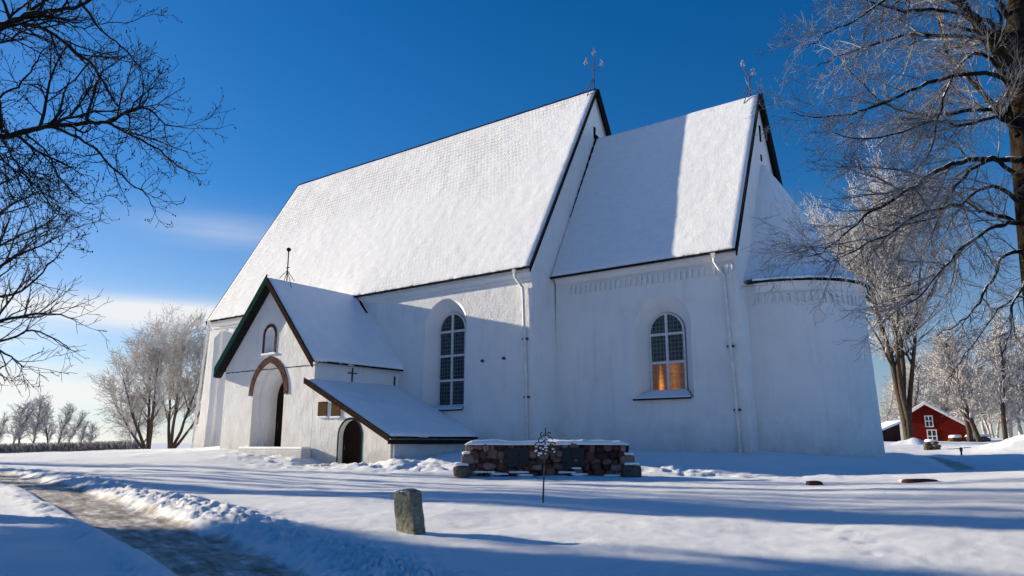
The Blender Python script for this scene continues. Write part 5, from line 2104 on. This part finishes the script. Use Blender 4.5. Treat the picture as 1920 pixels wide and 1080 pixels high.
# --- far wood as one mass
def wood_mass(spots, name, mat, label, cat):
    VV, FF = [], []
    o = 0
    cache = {}
    for (b, k, s, ang) in spots:
        if k not in cache:
            T = protos[k]
            ob = tubes_mesh('tmp', [l for l in T.wood] + [l for i, l in enumerate(T.twigs) if i % 2 == 0], mat)
            me = ob.data
            v = np.empty(len(me.vertices) * 3, np.float32)
            me.vertices.foreach_get('co', v)
            f = np.empty(len(me.loops), np.int32)
            me.loops.foreach_get('vertex_index', f)
            cache[k] = (v.reshape(-1, 3), f.reshape(-1, 4))
            bpy.data.objects.remove(ob)
            bpy.data.meshes.remove(me)
        v, f = cache[k]
        c, sn = math.cos(ang) * s, math.sin(ang) * s
        w = np.stack([v[:, 0] * c - v[:, 1] * sn, v[:, 0] * sn + v[:, 1] * c, v[:, 2] * s], -1) + np.array(b)
        VV.append(w)
        FF.append(f + o)
        o += len(v)
    V = np.concatenate(VV)
    Q = np.concatenate(FF)
    me = bpy.data.meshes.new(name)
    me.vertices.add(len(V))
    me.vertices.foreach_set('co', V.astype(np.float32).ravel())
    me.loops.add(Q.size)
    me.loops.foreach_set('vertex_index', Q.ravel().astype(np.int32))
    me.polygons.add(len(Q))
    me.polygons.foreach_set('loop_start', (np.arange(len(Q)) * 4).astype(np.int32))
    me.materials.append(mat)
    me.update(calc_edges=True)
    ob = bpy.data.objects.new(name, me)
    COL.objects.link(ob)
    return tag(ob, label, cat, kind='stuff')
spots = []
wr = random.Random(17)
for i in range(46):
    px = wr.uniform(1640, 2080)
    d = wr.uniform(128, 185)
    b = at(px, 824, d)
    b[2] = gz(b[0], b[1])
    spots.append((b, wr.randrange(4), wr.uniform(1.0, 1.7), wr.uniform(0, 6.28)))
wood_mass(spots, 'frosted_wood', M['twig_wood'], 'hazy mass of frosted woodland behind the red house', 'woodland')

# --- clipped hedge along the left horizon
hb = random.Random(4)
hl_lines = []
for i in range(5200):
    t = hb.random()
    px = -120 + 370 * t
    p = at(px, 850, 96 - 12 * t)
    p = p + ed * hb.uniform(0, 1.2)
    p[2] = gz(p[0], p[1]) - .05 if i % 40 == 0 else float(base_h(p[0], p[1])) - .1
    h = hb.uniform(.5, 1.35)
    dv = np.array([hb.gauss(0, .3), hb.gauss(0, .3), 1.0]) * h
    hl_lines.append((np.array([p, p + dv * .5 + np.array([hb.gauss(0, .08), hb.gauss(0, .08), 0]), p + dv]), np.array([.035, .03, .022]), 3))
q0 = at(60, 850, 92)
q0[2] = gz(q0[0], q0[1])
hd_ = tubes_mesh('hedge', hl_lines, M['hedge'], None, tuple(float(v) for v in q0))
tag(hd_, 'low brown frosted hedge along the left edge of the churchyard', 'hedge')

# --- dense trees added out of view towards the sun to shade the near snow
SUNV = np.array([-1.0, -.175, .243])
def conifer(lines, b, h, r, rnd):
    lines.append((np.array([b, b + np.array([0, 0, h])]), np.array([.25, .03]), 5))
    n = int(h * 26)
    for i in range(n):
        t = (i + rnd.random()) / n
        z = h * (.08 + .92 * t)
        a = rnd.uniform(0, 6.28)
        l = r * (1 - t) ** .85 * rnd.uniform(.7, 1.1) + .15
        p = b + np.array([0, 0, z])
        e = p + np.array([math.cos(a) * l, math.sin(a) * l, -.25 * l])
        m = (p + e) / 2 + np.array([0, 0, .05])
        lines.append((np.array([p, m, e]), np.array([.16, .22, .05]) * (1.1 - .5 * t), 4))
cl_ = []
cr_ = random.Random(8)
def shade_from(px, py, back, top_over=0.0):
    g = on_ground(px, py)
    return g + SUNV / np.linalg.norm(SUNV[:2]) * back
LOWER = [(0, 966), (350, 985), (700, 1000), (1050, 1020), (1500, 1045), (1900, 1052)]
sdir = SUNV[:2] / np.linalg.norm(SUNV[:2])
south = np.array([-sdir[1], sdir[0]])
if south[1] > 0:
    south = -south
g0_ = on_ground(0, 966)
for i in range(14):
    back = 34 + cr_.uniform(0, 5) + (i % 2) * 9
    lat = 4.3 + i * 1.6 + cr_.uniform(-.4, .4)
    b = np.array([*(g0_[:2] + sdir * back + south * lat), 0.0])
    b[2] = gz(b[0], b[1]) - .2
    conifer(cl_, b, 23 + cr_.uniform(-2, 3), 4.4, cr_)
def dense_crown(lines, b, hc, rx, rz, n, rnd):
    lines.append((np.array([b, b + np.array([0, 0, hc])]), np.array([.35, .1]), 6))
    for _ in range(n):
        q = np.array([rnd.gauss(0, 1), rnd.gauss(0, 1), rnd.gauss(0, 1)])
        q = q / np.linalg.norm(q) * rnd.random() ** .4
        p = b + np.array([q[0] * rx, q[1] * rx, hc + q[2] * rz])
        d = np.array([rnd.gauss(0, 1), rnd.gauss(0, 1), rnd.gauss(0, .6)]) * .4
        lines.append((np.array([p - d, p, p + d]), np.array([.05, .26, .05]), 4))
for lat, hc, rx in ((3.6, 17.5, 5.2), (9.5, 17, 5.4), (15.5, 17, 5.4)):
    b = np.array([*(g0_[:2] + sdir * 46 + south * lat), 0.0])
    b[2] = gz(b[0], b[1]) - .2
    dense_crown(cl_, b, hc, rx, 7.2, 2600, cr_)
gro = tubes_mesh('unseen_shade_grove', cl_, M['spruce'])
tag(gro, 'unseen dense grove added on the sunny side to shade the near snow', 'grove', kind='stuff')
pl_ = []
for (px, py, back, r) in ((350, 893, 52, .13), (480, 900, 60, .16), (560, 922, 46, .34), (800, 938, 56, .26), (1000, 930, 66, .16), (1120, 960, 50, .30), (1300, 915, 60, .14),
                          (1450, 944, 68, .2), (1560, 930, 56, .15), (1650, 962, 62, .30), (1760, 942, 70, .22), (1600, 916, 72, .16), (1820, 920, 64, .25), (260, 906, 44, .2), (150, 872, 58, .12), (1850, 905, 60, .2), (1400, 903, 70, .2)):
    g = on_ground(px, py)
    b = np.array([*(g[:2] + sdir * back), 0.0])
    b[2] = gz(b[0], b[1]) - .3
    h = 25 + cr_.uniform(-2, 3)
    lean = np.array([cr_.gauss(0, .5), cr_.gauss(0, .3), 0])
    pl_.append((np.array([b, b + np.array([0, 0, h * .3]) + lean * .3, b + np.array([0, 0, h * .65]) + lean, b + np.array([0, 0, h])]), np.array([r, r * .92, r * .7, .04]), 7))
    for q in range(34):
        z = h * (.68 + .3 * cr_.random())
        a = cr_.uniform(0, 6.28)
        l = cr_.uniform(1.2, 3.2)
        p = b + lean * z / h + np.array([0, 0, z])
        e = p + np.array([math.cos(a) * l, math.sin(a) * l, .35 * l])
        pl_.append((np.array([p, (p + e) / 2 + np.array([0, 0, -.1]), e]), np.array([.05, .035, .012]), 4))
tag(tubes_mesh('bare_grove', pl_, M['bark_far']), 'open grove of tall bare trees on the sunny side striping the snow with shadows', 'grove', kind='stuff')

# ------------------------------------------------------------------ sky, sun, camera
SUN_EL = math.atan2(SUNV[2], math.hypot(SUNV[0], SUNV[1]))
SUN_AZ = math.atan2(SUNV[0], SUNV[1])          # clockwise from +y
world = bpy.data.worlds.new('World')
S.world = world
world.use_nodes = True
nt = world.node_tree
bg = nt.nodes['Background']
sky = N(nt, 'ShaderNodeTexSky', sky_type='NISHITA')
sky.sun_disc = False
sky.sun_elevation = SUN_EL
sky.sun_rotation = SUN_AZ
sky.altitude = 100
sky.air_density = 1.0
sky.dust_density = 0.25
sky.ozone_density = 3.0
tc = N(nt, 'ShaderNodeTexCoord')
D_ = tc.outputs['Generated']
sx = N(nt, 'ShaderNodeSeparateXYZ')
L(nt, D_, sx.inputs[0])
# polarised, deeply saturated winter sky
el0 = math_(nt, 'MAXIMUM', sx.outputs['Z'], 0.0)
hs_ = N(nt, 'ShaderNodeHueSaturation')
mr = N(nt, 'ShaderNodeMapRange')
mr.inputs['From Min'].default_value = 0.0
mr.inputs['From Max'].default_value = 0.32
mr.inputs['To Min'].default_value = 0.6
mr.inputs['To Max'].default_value = 1.35
L(nt, el0, mr.inputs['Value'])
L(nt, mr.outputs[0], hs_.inputs['Saturation'])
L(nt, sky.outputs[0], hs_.inputs['Color'])
tint = mix(nt, 1.0, hs_.outputs[0], (0.86, 0.97, 1.18), 'MULTIPLY')
# thin cirrus streaks
mp = N(nt, 'ShaderNodeMapping')
mp.inputs['Scale'].default_value = (1.6, 1.6, 18)
mp.inputs['Rotation'].default_value = (0.02, -0.03, 0)
L(nt, D_, mp.inputs['Vector'])
cn = noise(nt, mp.outputs[0], 1.7, 6, 0.6, 0.25)
az = math_(nt, 'ARCTAN2', sx.outputs['X'], sx.outputs['Y'])
el = math_(nt, 'ARCSINE', sx.outputs['Z'])


def azel(px, py):
    v = ray(px, py)
    v = v / np.linalg.norm(v)
    return math.atan2(v[0], v[1]), math.asin(v[2])


def blob(px, py, wpx, hpx, amp):
    a0, e0 = azel(px, py)
    wa, he = wpx / F * 1.0, hpx / F
    da = math_(nt, 'DIVIDE', math_(nt, 'SUBTRACT', az, a0), wa)
    de = math_(nt, 'DIVIDE', math_(nt, 'SUBTRACT', el, e0), he)
    q = math_(nt, 'ADD', math_(nt, 'MULTIPLY', da, da), math_(nt, 'MULTIPLY', de, de))
    return math_(nt, 'MULTIPLY', math_(nt, 'EXPONENT', math_(nt, 'MULTIPLY', q, -1.0)), amp)


cl = None
for b_ in ((270, 588, 250, 24, 1.5), (20, 722, 270, 36, 1.5), (430, 435, 130, 26, .3), (-300, 620, 200, 60, 1.0), (1800, 800, 500, 30, .3)):
    q = blob(*b_)
    cl = q if cl is None else math_(nt, 'ADD', cl, q)
cl = math_(nt, 'MULTIPLY', cl, math_(nt, 'ADD', math_(nt, 'MULTIPLY', cn, 2.6), -.5), True)
skyc = mix(nt, math_(nt, 'MULTIPLY', cl, 0.85), tint, (8.0, 7.9, 7.8))
L(nt, skyc, bg.inputs['Color'])
bg.inputs['Strength'].default_value = 0.063

sd_ = bpy.data.lights.new('sun', 'SUN')
sd_.energy = 5.0
sd_.angle = math.radians(0.53)
sd_.color = (1.0, 0.87, 0.66)
so = bpy.data.objects.new('sun', sd_)
so.rotation_euler = Vector(SUNV).to_track_quat('Z', 'Y').to_euler()
so.location = (-40, -10, 30)
COL.objects.link(so)

cam = bpy.data.cameras.new('camera')
cam.sensor_width = 36
cam.lens = F / 1920 * 36
cam.clip_end = 4000
co = bpy.data.objects.new('camera', cam)
co.rotation_euler = (math.pi / 2 + PITCH, 0, YAW)
COL.objects.link(co)
S.camera = co

S.view_settings.view_transform = 'Standard'
S.view_settings.look = 'None'
S.view_settings.gamma = 1
S.view_settings.exposure = 0.9
S.cycles.max_bounces = 6
S.cycles.use_denoising = True
